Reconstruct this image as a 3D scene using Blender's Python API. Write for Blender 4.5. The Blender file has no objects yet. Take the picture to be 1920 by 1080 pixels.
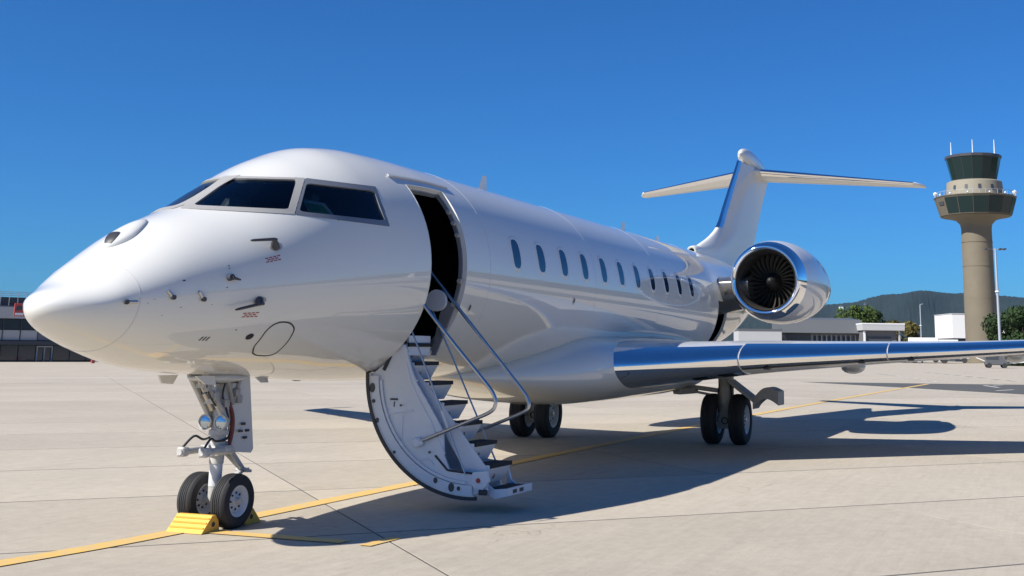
import bpy, bmesh, math, random
from mathutils import Vector, Matrix
random.seed(7)
R = math.radians
C = bpy.context.scene.collection
SC = bpy.context.scene

# ------------------------------------------------------------------ camera
# axes: +X towards the tail, +Y to starboard, +Z up; origin on the ground under the nose wheel
CAM = Vector((-10.3327, -7.9693, 1.8))
YAW, PIT, ROL, FPX = .3488, .1917, .0103, 2208.65
fw = Vector((math.cos(YAW)*math.cos(PIT), math.sin(YAW)*math.cos(PIT), math.sin(PIT)))
rt0 = fw.cross(Vector((0, 0, 1))).normalized(); up0 = rt0.cross(fw)
rt = math.cos(ROL)*rt0 + math.sin(ROL)*up0
up = -math.sin(ROL)*rt0 + math.cos(ROL)*up0
cd = bpy.data.cameras.new('camera'); cam = bpy.data.objects.new('camera', cd); C.objects.link(cam)
M3 = Matrix((rt, up, -fw)).transposed()
cam.matrix_world = Matrix.Translation(CAM) @ M3.to_4x4()
cd.sensor_width = 36; cd.lens = FPX/1920*36
cd.shift_x = -185.97/1920; cd.shift_y = -314.57/1920
cd.clip_start = .1; cd.clip_end = 40000
SC.camera = cam
def ray(x, y):                       # viewing direction of a photo pixel
    return fw + rt*((x-1145.97)/FPX) - up*((y-225.43)/FPX)
def at(x, y, d): return CAM + ray(x, y)*d
def ground(x, y, z=0.0):
    d = ray(x, y); return CAM + d*((z-CAM.z)/d.z)

# ------------------------------------------------------------------ sky, sun, exposure
TOSUN = Vector((-.92, .69, 1.0)).normalized()
ELEV = math.asin(TOSUN.z)
w = bpy.data.worlds.new('World'); SC.world = w; w.use_nodes = True
nt = w.node_tree; nt.nodes.clear()
sky = nt.nodes.new('ShaderNodeTexSky'); sky.sky_type = 'NISHITA'; sky.sun_disc = False
sky.sun_elevation = ELEV; sky.sun_rotation = math.atan2(TOSUN.x, TOSUN.y)
sky.altitude = 400; sky.air_density = 1.0; sky.dust_density = .45; sky.ozone_density = 3.0
bg = nt.nodes.new('ShaderNodeBackground'); bg.inputs[1].default_value = .053
wo = nt.nodes.new('ShaderNodeOutputWorld')
tint = nt.nodes.new('ShaderNodeMix'); tint.data_type = 'RGBA'; tint.blend_type = 'MULTIPLY'; tint.inputs[0].default_value = 1
tint.inputs[7].default_value = (.26, .79, 1.46, 1)   # the camera's deep-blue rendering of the clear sky
nt.links.new(sky.outputs[0], tint.inputs[6]); nt.links.new(tint.outputs[2], bg.inputs[0]); nt.links.new(bg.outputs[0], wo.inputs[0])
sl = bpy.data.lights.new('sun', 'SUN'); sl.energy = 5.0; sl.angle = R(.5); sl.color = (1, .955, .88)
so = bpy.data.objects.new('sun', sl); C.objects.link(so)
so.rotation_euler = TOSUN.to_track_quat('Z', 'Y').to_euler(); so.location = (-40, 30, 45)
SC.view_settings.view_transform = 'Standard'; SC.view_settings.look = 'None'
SC.view_settings.exposure = .56; SC.view_settings.gamma = 1; SC.view_settings.use_curve_mapping = False
SC.render.engine = 'CYCLES'

# ------------------------------------------------------------------ materials
MAT = {}
def mat(name, col, rough=.5, metal=0, coat=0, coat_rough=.03, spec=.5, noise=0, nscale=6, bump=0, bscale=40, rvar=0):
    m = bpy.data.materials.new(name); m.use_nodes = True; MAT[name] = m
    n = m.node_tree.nodes; l = m.node_tree.links; b = n['Principled BSDF']
    b.inputs['Base Color'].default_value = (*col, 1); b.inputs['Roughness'].default_value = rough
    b.inputs['Metallic'].default_value = metal; b.inputs['Coat Weight'].default_value = coat
    b.inputs['Coat Roughness'].default_value = coat_rough; b.inputs['Specular IOR Level'].default_value = spec
    if noise or rvar or bump:
        tc = n.new('ShaderNodeTexCoord')
    if noise:
        t = n.new('ShaderNodeTexNoise'); t.inputs['Scale'].default_value = nscale; t.inputs['Detail'].default_value = 6
        t.inputs['Roughness'].default_value = .65
        l.new(tc.outputs['Object'], t.inputs['Vector'])
        mx = n.new('ShaderNodeMix'); mx.data_type = 'RGBA'
        mx.inputs[6].default_value = (*[c*(1-noise) for c in col], 1); mx.inputs[7].default_value = (*[min(1, c*(1+noise)) for c in col], 1)
        l.new(t.outputs['Fac'], mx.inputs[0]); l.new(mx.outputs[2], b.inputs['Base Color'])
        if rvar:
            mr = n.new('ShaderNodeMapRange'); mr.inputs['To Min'].default_value = max(0, rough-rvar); mr.inputs['To Max'].default_value = rough+rvar
            l.new(t.outputs['Fac'], mr.inputs['Value']); l.new(mr.outputs[0], b.inputs['Roughness'])
    if bump:
        t2 = n.new('ShaderNodeTexNoise'); t2.inputs['Scale'].default_value = bscale; t2.inputs['Detail'].default_value = 4
        l.new(tc.outputs['Object'], t2.inputs['Vector'])
        bp = n.new('ShaderNodeBump'); bp.inputs['Strength'].default_value = bump; bp.inputs['Distance'].default_value = .02
        l.new(t2.outputs['Fac'], bp.inputs['Height']); l.new(bp.outputs[0], b.inputs['Normal'])
    return m
mat('white_paint', (.685, .675, .625), .4, coat=1.0, coat_rough=.012, spec=.15, noise=.02, nscale=1.5, bump=.035, bscale=1.7)
MAT['white_paint'].node_tree.nodes['Principled BSDF'].inputs['Coat IOR'].default_value = 1.62
mat('fin_paint', (.70, .69, .655), .45, coat=.35, coat_rough=.05, spec=.2, noise=.02, nscale=1.5)
mat('white_trim', (.68, .67, .63), .35, coat=.6, noise=.03)
mat('grey_paint', (.50, .51, .52), .35, coat=.5, noise=.05, nscale=2)
mat('silver_paint', (.66, .655, .63), .38, metal=0, coat=.75, coat_rough=.03, noise=.03, nscale=2)
mat('polished_metal', (.90, .90, .91), .045, metal=1, noise=.02, nscale=3)
mat('steel', (.50, .50, .50), .34, metal=1, noise=.1, nscale=20)
mat('gear_white', (.46, .455, .43), .42, noise=.38, nscale=14, bump=.15, bscale=60)
mat('gear_grey', (.33, .325, .31), .5, noise=.25, nscale=18)
mat('hydraulic_black', (.025, .025, .028), .45)
mat('hose_red', (.16, .03, .025), .5)
mat('rubber', (.022, .022, .024), .75, noise=.3, nscale=9, bump=.2, bscale=80)
mat('seal', (.03, .032, .04), .55)
mat('rim_paint', (.58, .59, .60), .38, noise=.12, nscale=20)
mat('interior', (.014, .013, .013), .8)  # near-black stands in for shade inside the cabin and gear bay
mat('interior_grey', (.16, .17, .19), .6)
mat('frame_grey', (.34, .33, .31), .45, noise=.12, nscale=40)
mat('frame_dark', (.20, .215, .24), .38, metal=.3, noise=.1, nscale=30)
mat('stair_white', (.60, .64, .70), .42, coat=.25, noise=.07, nscale=7)
mat('tread', (.018, .018, .02), .8, bump=.5, bscale=200)
mat('dark_mark', (.035, .035, .04), .5)
mat('red_mark', (.35, .05, .04), .5)
mat('cabin_glass', (.016, .036, .068), .07, spec=.6)
mat('seam', (.56, .56, .56), .5)
mat('fan_blade', (.20, .185, .15), .38, metal=.75, noise=.15)
mat('spinner', (.015, .015, .016), .5)
mat('pylon_metal', (.34, .32, .29), .22, metal=.85, noise=.08, nscale=3)
mat('duct', (.07, .065, .06), .35, metal=.4)
mat('chock_yellow', (.72, .40, .055), .5, noise=.12, nscale=14)
mat('green_card', (.05, .42, .17), .5)
mat('card_white', (.7, .74, .72), .5)
mat('lamp_glass', (.42, .47, .52), .08, metal=.9, coat=1)
mat('wall_light', (.40, .40, .40), .7, noise=.06, nscale=1)
mat('wall_white', (.70, .70, .69), .6, noise=.03)
mat('wall_grey', (.13, .13, .135), .7, noise=.08, nscale=1)
mat('roof_grey', (.095, .10, .105), .55, noise=.06, nscale=.6)
mat('dark_panel', (.045, .05, .06), .5, noise=.2)
mat('far_glass', (.02, .03, .045), .08, spec=.8)
mat('tower_glass', (.008, .022, .022), .1, spec=.3)
mat('tower_concrete', (.165, .138, .095), .75, noise=.16, nscale=.35, bump=.2, bscale=3)
mat('deck_concrete', (.115, .098, .07), .75, noise=.15, nscale=.5)
mat('tower_cream', (.27, .24, .18), .7, noise=.06)
mat('dark_metal', (.05, .05, .055), .45, noise=.15)
mat('galvanised', (.42, .44, .47), .45, metal=.4, noise=.1)
mat('bark', (.09, .065, .045), .9, noise=.3)
mat('sign_red', (.42, .06, .05), .5)
mat('tyre_grey', (.03, .03, .03), .8)
for nm, c in (('leaf_green', (.055, .085, .02)), ('leaf_dark', (.028, .05, .018)), ('leaf_olive', (.10, .085, .025))):
    mat(nm, c, .8, noise=.4, nscale=.8, spec=.15)

def glass(name, tint):
    m = bpy.data.materials.new(name); m.use_nodes = True; MAT[name] = m
    n = m.node_tree.nodes; l = m.node_tree.links; n.remove(n['Principled BSDF'])
    tr = n.new('ShaderNodeBsdfTransparent'); tr.inputs[0].default_value = (*tint, 1)
    gl = n.new('ShaderNodeBsdfGlossy'); gl.inputs['Roughness'].default_value = .02; gl.inputs[0].default_value = (.8, .85, .9, 1)
    fr = n.new('ShaderNodeFresnel'); fr.inputs[0].default_value = 1.5
    mx = n.new('ShaderNodeMixShader'); l.new(fr.outputs[0], mx.inputs[0]); l.new(tr.outputs[0], mx.inputs[1]); l.new(gl.outputs[0], mx.inputs[2])
    l.new(mx.outputs[0], n['Material Output'].inputs[0])
glass('windshield', (.5, .56, .58))

def concrete(name, per_slab):
    m = bpy.data.materials.new(name); m.use_nodes = True; MAT[name] = m
    n = m.node_tree.nodes; l = m.node_tree.links; b = n['Principled BSDF']
    b.inputs['Roughness'].default_value = .85; b.inputs['Specular IOR Level'].default_value = .3
    g = n.new('ShaderNodeNewGeometry')
    def nz(s, d=8, r=.6, vec=None):
        t = n.new('ShaderNodeTexNoise'); t.inputs['Scale'].default_value = s; t.inputs['Detail'].default_value = d; t.inputs['Roughness'].default_value = r
        l.new(vec or g.outputs['Position'], t.inputs['Vector']); return t.outputs['Fac']
    def rng(v, a, b_, c, d):
        q = n.new('ShaderNodeMapRange'); l.new(v, q.inputs[0]); q.inputs[1].default_value = a; q.inputs[2].default_value = b_
        q.inputs[3].default_value = c; q.inputs[4].default_value = d; return q.outputs[0]
    def mul(a, b_):
        q = n.new('ShaderNodeMath'); q.operation = 'MULTIPLY'; l.new(a, q.inputs[0])
        if isinstance(b_, float): q.inputs[1].default_value = b_
        else: l.new(b_, q.inputs[1])
        return q.outputs[0]
    v = mul(rng(nz(.35), .3, .7, .93, 1.05), rng(nz(5, 10, .78), .3, .7, .88, 1.10))
    v = mul(v, rng(nz(60, 3, .6), .3, .7, .93, 1.06))
    # brushed, slightly streaky finish along the slab and scattered dark spots
    mp = n.new('ShaderNodeMapping'); mp.inputs['Rotation'].default_value = (0, 0, R(45)); mp.inputs['Scale'].default_value = (.5, 9, 1)
    l.new(g.outputs['Position'], mp.inputs['Vector'])
    v = mul(v, rng(nz(1.6, 5, .6, mp.outputs[0]), .3, .7, .95, 1.04))
    v = mul(v, rng(nz(2.3, 4, .5), .68, .76, 1.0, .86))
    vo = n.new('ShaderNodeTexVoronoi'); vo.feature = 'DISTANCE_TO_EDGE'; vo.inputs['Scale'].default_value = .16
    wp = n.new('ShaderNodeTexNoise'); wp.inputs['Scale'].default_value = 1.1; wp.inputs['Detail'].default_value = 6; l.new(g.outputs['Position'], wp.inputs['Vector'])
    wm = n.new('ShaderNodeVectorMath'); wm.operation = 'MULTIPLY_ADD'; l.new(wp.outputs['Color'], wm.inputs[0]); wm.inputs[1].default_value = (1.6, 1.6, 0); l.new(g.outputs['Position'], wm.inputs[2])
    l.new(wm.outputs[0], vo.inputs['Vector'])
    crack = rng(vo.outputs['Distance'], 0, .0022, .72, 1.0); some = rng(nz(.23, 2, .5), .52, .60, 0, 1)
    cm = n.new('ShaderNodeMix'); cm.inputs[2].default_value = 1.0; l.new(some, cm.inputs[0]); l.new(crack, cm.inputs[3]); v = mul(v, cm.outputs[0])
    st = n.new('ShaderNodeMapping'); st.inputs['Scale'].default_value = (.05, 1.3, 1); st.inputs['Rotation'].default_value = (0, 0, R(-2)); l.new(g.outputs['Position'], st.inputs['Vector'])
    v = mul(v, rng(nz(1.0, 6, .6, st.outputs[0]), .58, .72, 1.0, .90))
    v = mul(v, rng(nz(7.5, 2, .4), .74, .78, 1.0, .82))
    if per_slab:
        oi = n.new('ShaderNodeObjectInfo'); v = mul(v, rng(oi.outputs['Random'], 0, 1, .93, 1.06))
    mx = n.new('ShaderNodeMix'); mx.data_type = 'RGBA'; mx.inputs[6].default_value = (0, 0, 0, 1); mx.inputs[7].default_value = (.434, .382, .305, 1)
    l.new(v, mx.inputs[0]); mx.clamp_factor = False; l.new(mx.outputs[2], b.inputs['Base Color'])
    bp = n.new('ShaderNodeBump'); bp.inputs['Strength'].default_value = .25; bp.inputs['Distance'].default_value = .01
    l.new(nz(45, 6, .7), bp.inputs['Height']); l.new(bp.outputs[0], b.inputs['Normal'])
concrete('concrete', True); concrete('concrete_far', False)
def worn(name, col, under, amount):
    m = mat(name, col, .7); n = m.node_tree.nodes; l = m.node_tree.links
    g = n.new('ShaderNodeNewGeometry'); t = n.new('ShaderNodeTexNoise'); t.inputs['Scale'].default_value = 7; t.inputs['Detail'].default_value = 9; t.inputs['Roughness'].default_value = .75
    l.new(g.outputs['Position'], t.inputs['Vector'])
    q = n.new('ShaderNodeMapRange'); l.new(t.outputs['Fac'], q.inputs[0]); q.inputs[1].default_value = .5-amount; q.inputs[2].default_value = .78
    mx = n.new('ShaderNodeMix'); mx.data_type = 'RGBA'; l.new(q.outputs[0], mx.inputs[0])
    mx.inputs[6].default_value = (*col, 1); mx.inputs[7].default_value = (*under, 1); l.new(mx.outputs[2], n['Principled BSDF'].inputs['Base Color'])
worn('line_yellow', (.70, .43, .075), (.46, .385, .27), .14)
worn('line_white', (.62, .60, .55), (.43, .38, .31), .05)
mat('sealant', (.10, .092, .082), .8, noise=.4, nscale=3)
mat('asphalt', (.085, .083, .075), .85, noise=.22, nscale=.8, bump=.2, bscale=30)
mat('grass_field', (.10, .12, .045), .9, noise=.25, nscale=.02)
mat('forest', (.0085, .020, .0175), .9, noise=.55, nscale=.02, bump=.6, bscale=.06)

# ------------------------------------------------------------------ mesh helpers
def link(me, name, m, parent=None):
    o = bpy.data.objects.new(name, me); C.objects.link(o)
    if m is not None:
        for q in (m if isinstance(m, (list, tuple)) else [m]): me.materials.append(MAT[q])
    if parent is not None: o.parent = parent
    return o
def mk(name, vs, fs, m, parent=None, smooth=35, idx=None, fix=True):
    me = bpy.data.meshes.new(name); me.from_pydata([tuple(v) for v in vs], [], [tuple(f) for f in fs])
    if fix:
        b = bmesh.new(); b.from_mesh(me); bmesh.ops.recalc_face_normals(b, faces=b.faces); b.to_mesh(me); b.free()
    if smooth:
        for p in me.polygons: p.use_smooth = True
        if smooth < 180: me.set_sharp_from_angle(angle=R(smooth))
    if idx:
        for p, i in zip(me.polygons, idx): p.material_index = i
    return link(me, name, m, parent)
class MB:
    def __init__(s): s.v = []; s.f = []
    def add(s, vs, fs):
        o = len(s.v); s.v += [Vector(v) for v in vs]; s.f += [tuple(i+o for i in f) for f in fs]; return s
    def box(s, a, b, ch=0):
        a, b = Vector(a), Vector(b); lo = Vector(map(min, a, b)); hi = Vector(map(max, a, b))
        bm = bmesh.new(); bmesh.ops.create_cube(bm, size=1)
        for v in bm.verts: v.co = Vector(((lo[i]+hi[i])/2 + v.co[i]*(hi[i]-lo[i]) for i in range(3)))
        if ch: bmesh.ops.bevel(bm, geom=bm.edges[:], offset=ch, segments=1, affect='EDGES', profile=.5)
        bm.verts.index_update(); s.add([v.co for v in bm.verts], [[v.index for v in f.verts] for f in bm.faces]); bm.free(); return s
    def obox(s, p, q, wid, hgt, side=(0, 1, 0), ch=0):
        """bar from p to q, wid along side, hgt along the third direction"""
        p, q = Vector(p), Vector(q); d = (q-p); L = d.length; d.normalize(); sd = Vector(side); sd = (sd-d*sd.dot(d)).normalized(); t = d.cross(sd)
        t_ = MB().box((0, -wid/2, -hgt/2), (L, wid/2, hgt/2), ch)
        return s.add([p+d*v.x+sd*v.y+t*v.z for v in t_.v], t_.f)
    def tube(s, path, r, n=10, cap=True):
        path = [Vector(p) for p in path]; rs = r if isinstance(r, (list, tuple)) else [r]*len(path)
        o = []; prev = None
        for i, p in enumerate(path):
            d = (path[min(i+1, len(path)-1)]-path[max(i-1, 0)]).normalized()
            if prev is None: a = d.orthogonal().normalized()
            else: a = (prev-d*prev.dot(d)).normalized()
            prev = a; b = d.cross(a)
            o += [p+(a*math.cos(2*math.pi*k/n)+b*math.sin(2*math.pi*k/n))*rs[i] for k in range(n)]
        f = [(i*n+k, i*n+(k+1) % n, (i+1)*n+(k+1) % n, (i+1)*n+k) for i in range(len(path)-1) for k in range(n)]
        if cap: f += [tuple(range(n)), tuple((len(path)-1)*n+k for k in range(n))]
        return s.add(o, f)
    def lathe(s, prof, origin, axis, n=32, closed=False):
        """prof: (distance along axis, radius)"""
        ax = Vector(axis).normalized(); a = ax.orthogonal().normalized(); b = ax.cross(a); O = Vector(origin); vs = []
        for (t, r_) in prof: vs += [O+ax*t+(a*math.cos(2*math.pi*k/n)+b*math.sin(2*math.pi*k/n))*max(r_, 1e-4) for k in range(n)]
        m = len(prof); f = [(i*n+k, i*n+(k+1) % n, ((i+1) % m)*n+(k+1) % n, ((i+1) % m)*n+k) for i in range(m if closed else m-1) for k in range(n)]
        return s.add(vs, f)
    def prism(s, poly, d):
        """poly: list of 3D points (planar), extruded by vector d"""
        d = Vector(d); n = len(poly); vs = [Vector(p) for p in poly]+[Vector(p)+d for p in poly]
        return s.add(vs, [tuple(range(n)), tuple(range(2*n-1, n-1, -1))]+[(i, (i+1) % n, n+(i+1) % n, n+i) for i in range(n)])
    def loft(s, rings, caps=True):
        n = len(rings[0]); vs = [v for r_ in rings for v in r_]
        f = [(i*n+k, i*n+(k+1) % n, (i+1)*n+(k+1) % n, (i+1)*n+k) for i in range(len(rings)-1) for k in range(n)]
        if caps: f += [tuple(range(n)), tuple((len(rings)-1)*n+k for k in range(n))]
        return s.add(vs, f)
    def build(s, name, m, parent=None, smooth=35): return mk(name, s.v, s.f, m, parent, smooth)
def thing(name, label, cat, loc=(0, 0, 0), rz=0, group=None):
    o = bpy.data.objects.new(name, None); C.objects.link(o); o.location = loc; o.rotation_euler = (0, 0, rz); o.empty_display_size = .3
    return tag(o, label, cat, group)
def tag(o, label, cat, group=None):
    o['label'] = label; o['category'] = cat
    if group: o['group'] = group
    return o
def struct(o): o['kind'] = 'structure'; return o
def sheet(name, poly, z, m, parent=None, th=.003):
    b = MB().prism([(p[0], p[1], z-th) for p in poly], (0, 0, th)); return b.build(name, m, parent, 0)
def smooth_path(pts, k=6):
    pts = [Vector(p) for p in pts]; out = []
    for i in range(len(pts)-1):
        p0 = pts[max(i-1, 0)]; p1 = pts[i]; p2 = pts[i+1]; p3 = pts[min(i+2, len(pts)-1)]
        for j in range(k):
            t = j/k; out.append(.5*((2*p1)+(p2-p0)*t+(2*p0-5*p1+4*p2-p3)*t*t+(3*p1-p0-3*p2+p3)*t**3))
    return out+[pts[-1]]
def pchip(xk, yk):
    n = len(xk); h = [xk[i+1]-xk[i] for i in range(n-1)]; d = [(yk[i+1]-yk[i])/h[i] for i in range(n-1)]; m = [0]*n
    for i in range(1, n-1):
        if d[i-1]*d[i] > 0:
            w1 = 2*h[i]+h[i-1]; w2 = h[i]+2*h[i-1]; m[i] = (w1+w2)/(w1/d[i-1]+w2/d[i])
    m[0] = d[0]; m[-1] = d[-1]
    def f(x):
        x = min(max(x, xk[0]), xk[-1]); i = 0
        while i < n-2 and x > xk[i+1]: i += 1
        t = (x-xk[i])/h[i]
        return (1+2*t)*(1-t)**2*yk[i]+t*(1-t)**2*h[i]*m[i]+t*t*(3-2*t)*yk[i+1]+t*t*(t-1)*h[i]*m[i+1]
    return f

# ------------------------------------------------------------------ ground
gr = MB(); n = 64
gr.add([(9000*math.cos(2*math.pi*k/n), 9000*math.sin(2*math.pi*k/n), -.06) for k in range(n)], [tuple(range(n))])
struct(gr.build('ground', 'grass_field', None, 0))
apron = struct(sheet('apron', [(-260, -260), (330, -260), (330, 330), (-260, 330)], -.016, 'concrete_far', th=.03))
# concrete slabs 3.75 x 6 m laid at 45 degrees to the stand centreline, each one its own piece over dark joint sealant
P0, Q0, PS, QS, GAP = -.95, 1.4, 3.75, 6.0, .027
def pq(p, q): return Vector(((p+q)*.70711, (p-q)*.70711, 0))
GP, GQ = .048, .022; sh = PS-GP; sq = QS-GQ
slab_me = None
def slab_mesh():
    c = .002; d = .014; rings = []
    for (e, z) in ((0, -d), (0, -c), (c, 0)):
        rings.append([pq(e, e)+Vector((0, 0, z)), pq(sh-e, e)+Vector((0, 0, z)), pq(sh-e, sq-e)+Vector((0, 0, z)), pq(e, sq-e)+Vector((0, 0, z))])
    b = MB().loft(rings); return b
slabs = []; cells = []
for i in range(-3, 17):
    for j in range(-12, 9):
        c0 = pq(P0+PS*(i+.5), Q0+QS*(j+.5)); d = c0-CAM; dp = d.dot(fw)
        if dp < 4: continue
        xx = 1145.97+FPX*d.dot(rt)/dp; mrg = FPX*5.0/dp
        if -mrg < xx < 1920+mrg: cells.append((c0.length if False else (c0-CAM).length, i, j))
cells.sort(); cells = cells[:290]
for k, (_, i, j) in enumerate(cells):
    if slab_me is None:
        o = slab_mesh().build('concrete_slab', 'concrete', apron, 0); slab_me = o.data
    else:
        o = bpy.data.objects.new('concrete_slab', slab_me); C.objects.link(o); o.parent = apron
    a = pq(P0+PS*i+GP/2, Q0+QS*j+GQ/2); o.location = (a.x, a.y, random.uniform(-.0012, .0012))
mnp = min(c[1] for c in cells); fill = MB()
for (_, i, j) in cells:
    a = [pq(P0+PS*(i+u), Q0+QS*(j+v)) for u, v in ((0, 0), (1, 0), (1, 1), (0, 1))]
    fill.add([(p.x, p.y, -.003) for p in a], [(0, 1, 2, 3)])
struct(fill.build('joint_sealant', 'sealant', None, 0))
# asphalt strip, painted lines
struct(sheet('asphalt_taxiway', [(60.4, 5.7), (46.2, -7.0), (22, -29), (63.5, -40), (64.5, -10), (62.5, -4)], .006, 'asphalt'))
def line(name, pts, wd, m='line_yellow', z=.0075):
    pts = [Vector((p[0], p[1], 0)) for p in pts]; L = []; Rr = []
    for i, p in enumerate(pts):
        d = (pts[min(i+1, len(pts)-1)]-pts[max(i-1, 0)]).normalized(); nn = Vector((-d.y, d.x, 0))*wd/2
        L.append(p+nn); Rr.append(p-nn)
    b = MB(); k = len(pts); b.add([(*v.xy, z) for v in L+Rr], [(i, i+1, k+i+1, k+i) for i in range(k-1)])
    return struct(b.build(name, m, None, 0))
line('lead_in_line', smooth_path([(-14, 1.6, 0), (-6, .75, 0), (-2.4, .27, 0), (-.5, .11, 0), (4, .09, 0), (17.5, .02, 0), (35, -.45, 0), (61, -1.55, 0)], 5), .25)
line('stop_bar', [(-.30, .02), (-.30, -1.72)], .19)
line('stop_bar_tick', [(-.42, -2.0), (.10, -2.03)], .13)
for k, (a, b_) in enumerate([((1645, 700), (1768, 718)), ((1735, 697), (1918, 716))]):
    A, B = ground(*a), ground(*b_)
    for t in range(8):
        p = A.lerp(B, t/8); q = A.lerp(B, (t+.55)/8); line('marking_dash', [p, q], .28, 'line_white', .011)
for a, b_ in (((1845, 723), (1872, 727)), ((1862, 723), (1880, 722)), ((1868, 733), (1900, 731))):
    line('marking_symbol', [ground(*a), ground(*b_)], .2, 'line_white', .011)

# ------------------------------------------------------------------ the business jet
jet = thing('business_jet', 'white twin-engine business jet parked with its airstair door open', 'airplane')
XN, ZN = -2.566, 2.095
S_ = [0, .08, .3, .7, 1.2, 1.8, 2.4, 3.0, 3.6, 4.2, 4.9, 5.8, 8.0, 17.0, 20.0, 23.0, 26.0, 28.4]
ZT_ = [ZN, 2.213, 2.319, 2.602, 2.921, 3.184, 3.526, 3.836, 4.037, 4.105, 4.12, 4.12, 4.12, 4.12, 4.12, 4.06, 3.93, 3.72]
ZB_ = [ZN, 1.968, 1.843, 1.699, 1.575, 1.520, 1.490, 1.465, 1.425, 1.402, 1.393, 1.393, 1.393, 1.40, 1.83, 2.45, 3.02, 3.42]
SW_ = [0, .08, .3, .7, 1.2, 1.8, 2.4, 3.0, 3.6, 4.4, 5.4, 17.0, 20.0, 23.0, 26.0, 28.4]
WW_ = [0, .197, .4, .621, .798, .97, 1.09, 1.18, 1.25, 1.31, 1.345, 1.345, 1.20, .86, .46, .12]
fzt = pchip([math.sqrt(s) for s in S_], ZT_); fzb = pchip([math.sqrt(s) for s in S_], ZB_); fw_ = pchip([math.sqrt(s) for s in SW_], WW_)
def sec(X):
    s = min(max(X-XN, 0), 28.4); q = math.sqrt(s); zt, zb, w_ = fzt(q), fzb(q), fw_(q)
    zm = ZN+(2.756-ZN)*min(s/5, 1)**.9
    zm = min(max(zm, zb+.4*(zt-zb)), zb+.6*(zt-zb)); return zt, zb, w_, zm
def surf(X, th, off=0.0):
    """point on the fuselage skin at station X, angle th (degrees from the crown towards port), off metres outside it"""
    zt, zb, w_, zm = sec(X); t = R(th); c, s = math.cos(t), math.sin(t); h = zt-zm if c > 0 else zm-zb
    p = Vector((X, -w_*s, zm+h*c))
    if off:
        e = .02
        zt2, zb2, w2, zm2 = sec(X+e); h2 = zt2-zm2 if c > 0 else zm2-zb2
        tx = Vector((X+e, -w2*s, zm2+h2*c))-p; tt = Vector((0, -w_*c, -h*s))
        nn = tt.cross(tx).normalized()
        if nn.dot(Vector((0, -s, c))) < 0: nn = -nn
        p = p+nn*off
    return p
def theta_of(p):
    zt, zb, w_, zm = sec(p[0]); dz = p[2]-zm; h = zt-zm if dz > 0 else zm-zb
    return math.degrees(math.atan2(-p[1]/w_, dz/h))
def snap(p, off=0.0): return surf(p[0], theta_of(p), off)

DX0, DX1, DT0, DT1 = 1.89, 2.765, 45.0, 137.5           # entry door opening
BX0, BX1, BT0, BT1 = 14.82, 15.75, 85.0, 135.0          # baggage door opening
# windscreen panes: photo pixel corners with a starting (X, theta) for each
paneA = [((433, 334.5), (-.181, 2.2)), ((556, 337), (.150, 32.0)), ((541, 393), (-.20, 47.5)), ((362, 385), (-.815, 5.6))]
paneB = [((575, 343.5), (.235, 37.6)), ((701, 358), (1.115, 50.3)), ((722, 414), (1.095, 66.2)), ((561, 396.5), (-.065, 51.0))]
ringA = [((421, 330), (-.085, -.6)), ((571.5, 334), (.262, 33.3)), ((551.5, 402), (-.165, 52.5)), ((337, 391), (-.925, 1.2))]
ringB = [((573, 334), (.25, 33.5)), ((704, 350), (1.195, 47.6)), ((731, 425), (1.155, 69.6)), ((553, 402.2), (-.160, 52.8))]
def proj(P):
    d = P-CAM; z = d.dot(fw); return 1145.97+FPX*d.dot(rt)/z, 225.43-FPX*d.dot(up)/z
def solve(px, py, X, th):
    """station and angle on the skin seen at a photo pixel"""
    for _ in range(12):
        u, v = proj(surf(X, th)); e1, e2 = px-u, py-v
        if abs(e1)+abs(e2) < .02: break
        a = proj(surf(X+.01, th)); b = proj(surf(X, th+.5)); j11, j21 = (a[0]-u)/.01, (a[1]-v)/.01; j12, j22 = (b[0]-u)/.5, (b[1]-v)/.5
        D = j11*j22-j12*j21
        dX, dt = (e1*j22-e2*j12)/D, (j11*e2-j21*e1)/D; X += max(-.15, min(.15, dX)); th += max(-8, min(8, dt))
    return X, th
def inpoly(x, y, P):
    r_ = False
    for i in range(len(P)):
        x1, y1 = P[i]; x2, y2 = P[i-1]
        if (y1 > y) != (y2 > y) and x < (x2-x1)*(y-y1)/(y2-y1)+x1: r_ = not r_
    return r_
def grow(P, k, ky=None):
    ky = ky or k
    cx = sum(p[0] for p in P)/len(P); cy = sum(p[1] for p in P)/len(P); return [(cx+(p[0]-cx)*k, cy+(p[1]-cy)*ky) for p in P]
holes = [grow([q[0] for q in paneA], 1.10), grow([q[0] for q in paneB], 1.07, 1.17)]
xs = [XN+.7*(k/26)**2 for k in range(27)]
x = xs[-1]
while x < 25.8:
    x += .045 if x < 3.2 else (.12 if x < 12 else .1); xs.append(x)
xs = [x for x in xs if all(abs(x-e) > .02 for e in (DX0, DX1, BX0, BX1))]+[DX0, DX1, BX0, BX1]
xs.sort(); NT = 144
def skin(off, name, m, par, jambs):
    vs = []; fs = []
    for x in xs:
        for k in range(NT): vs.append(surf(x, k*2.5, off if x > XN+.25 else off*(x-XN)/.25))
    def cut(x, t):
        if DX0 < x < DX1 and DT0 < t < DT1: return True
        if BX0 < x < BX1 and BT0 < t < BT1: return True
        tt = t if t < 180 else 360-t
        if not (-1.05 < x < 1.35 and tt < 80): return False
        q = proj(surf(x, tt)); return inpoly(*q, holes[0]) or inpoly(*q, holes[1])
    for i in range(len(xs)-1):
        for k in range(NT):
            if not cut((xs[i]+xs[i+1])/2, (k+.5)*2.5): fs.append((i*NT+k, i*NT+(k+1) % NT, (i+1)*NT+(k+1) % NT, (i+1)*NT+k))
    fs.append(tuple((len(xs)-1)*NT+k for k in range(NT)))
    return mk(name, vs, fs, m, par, 180)
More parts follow.
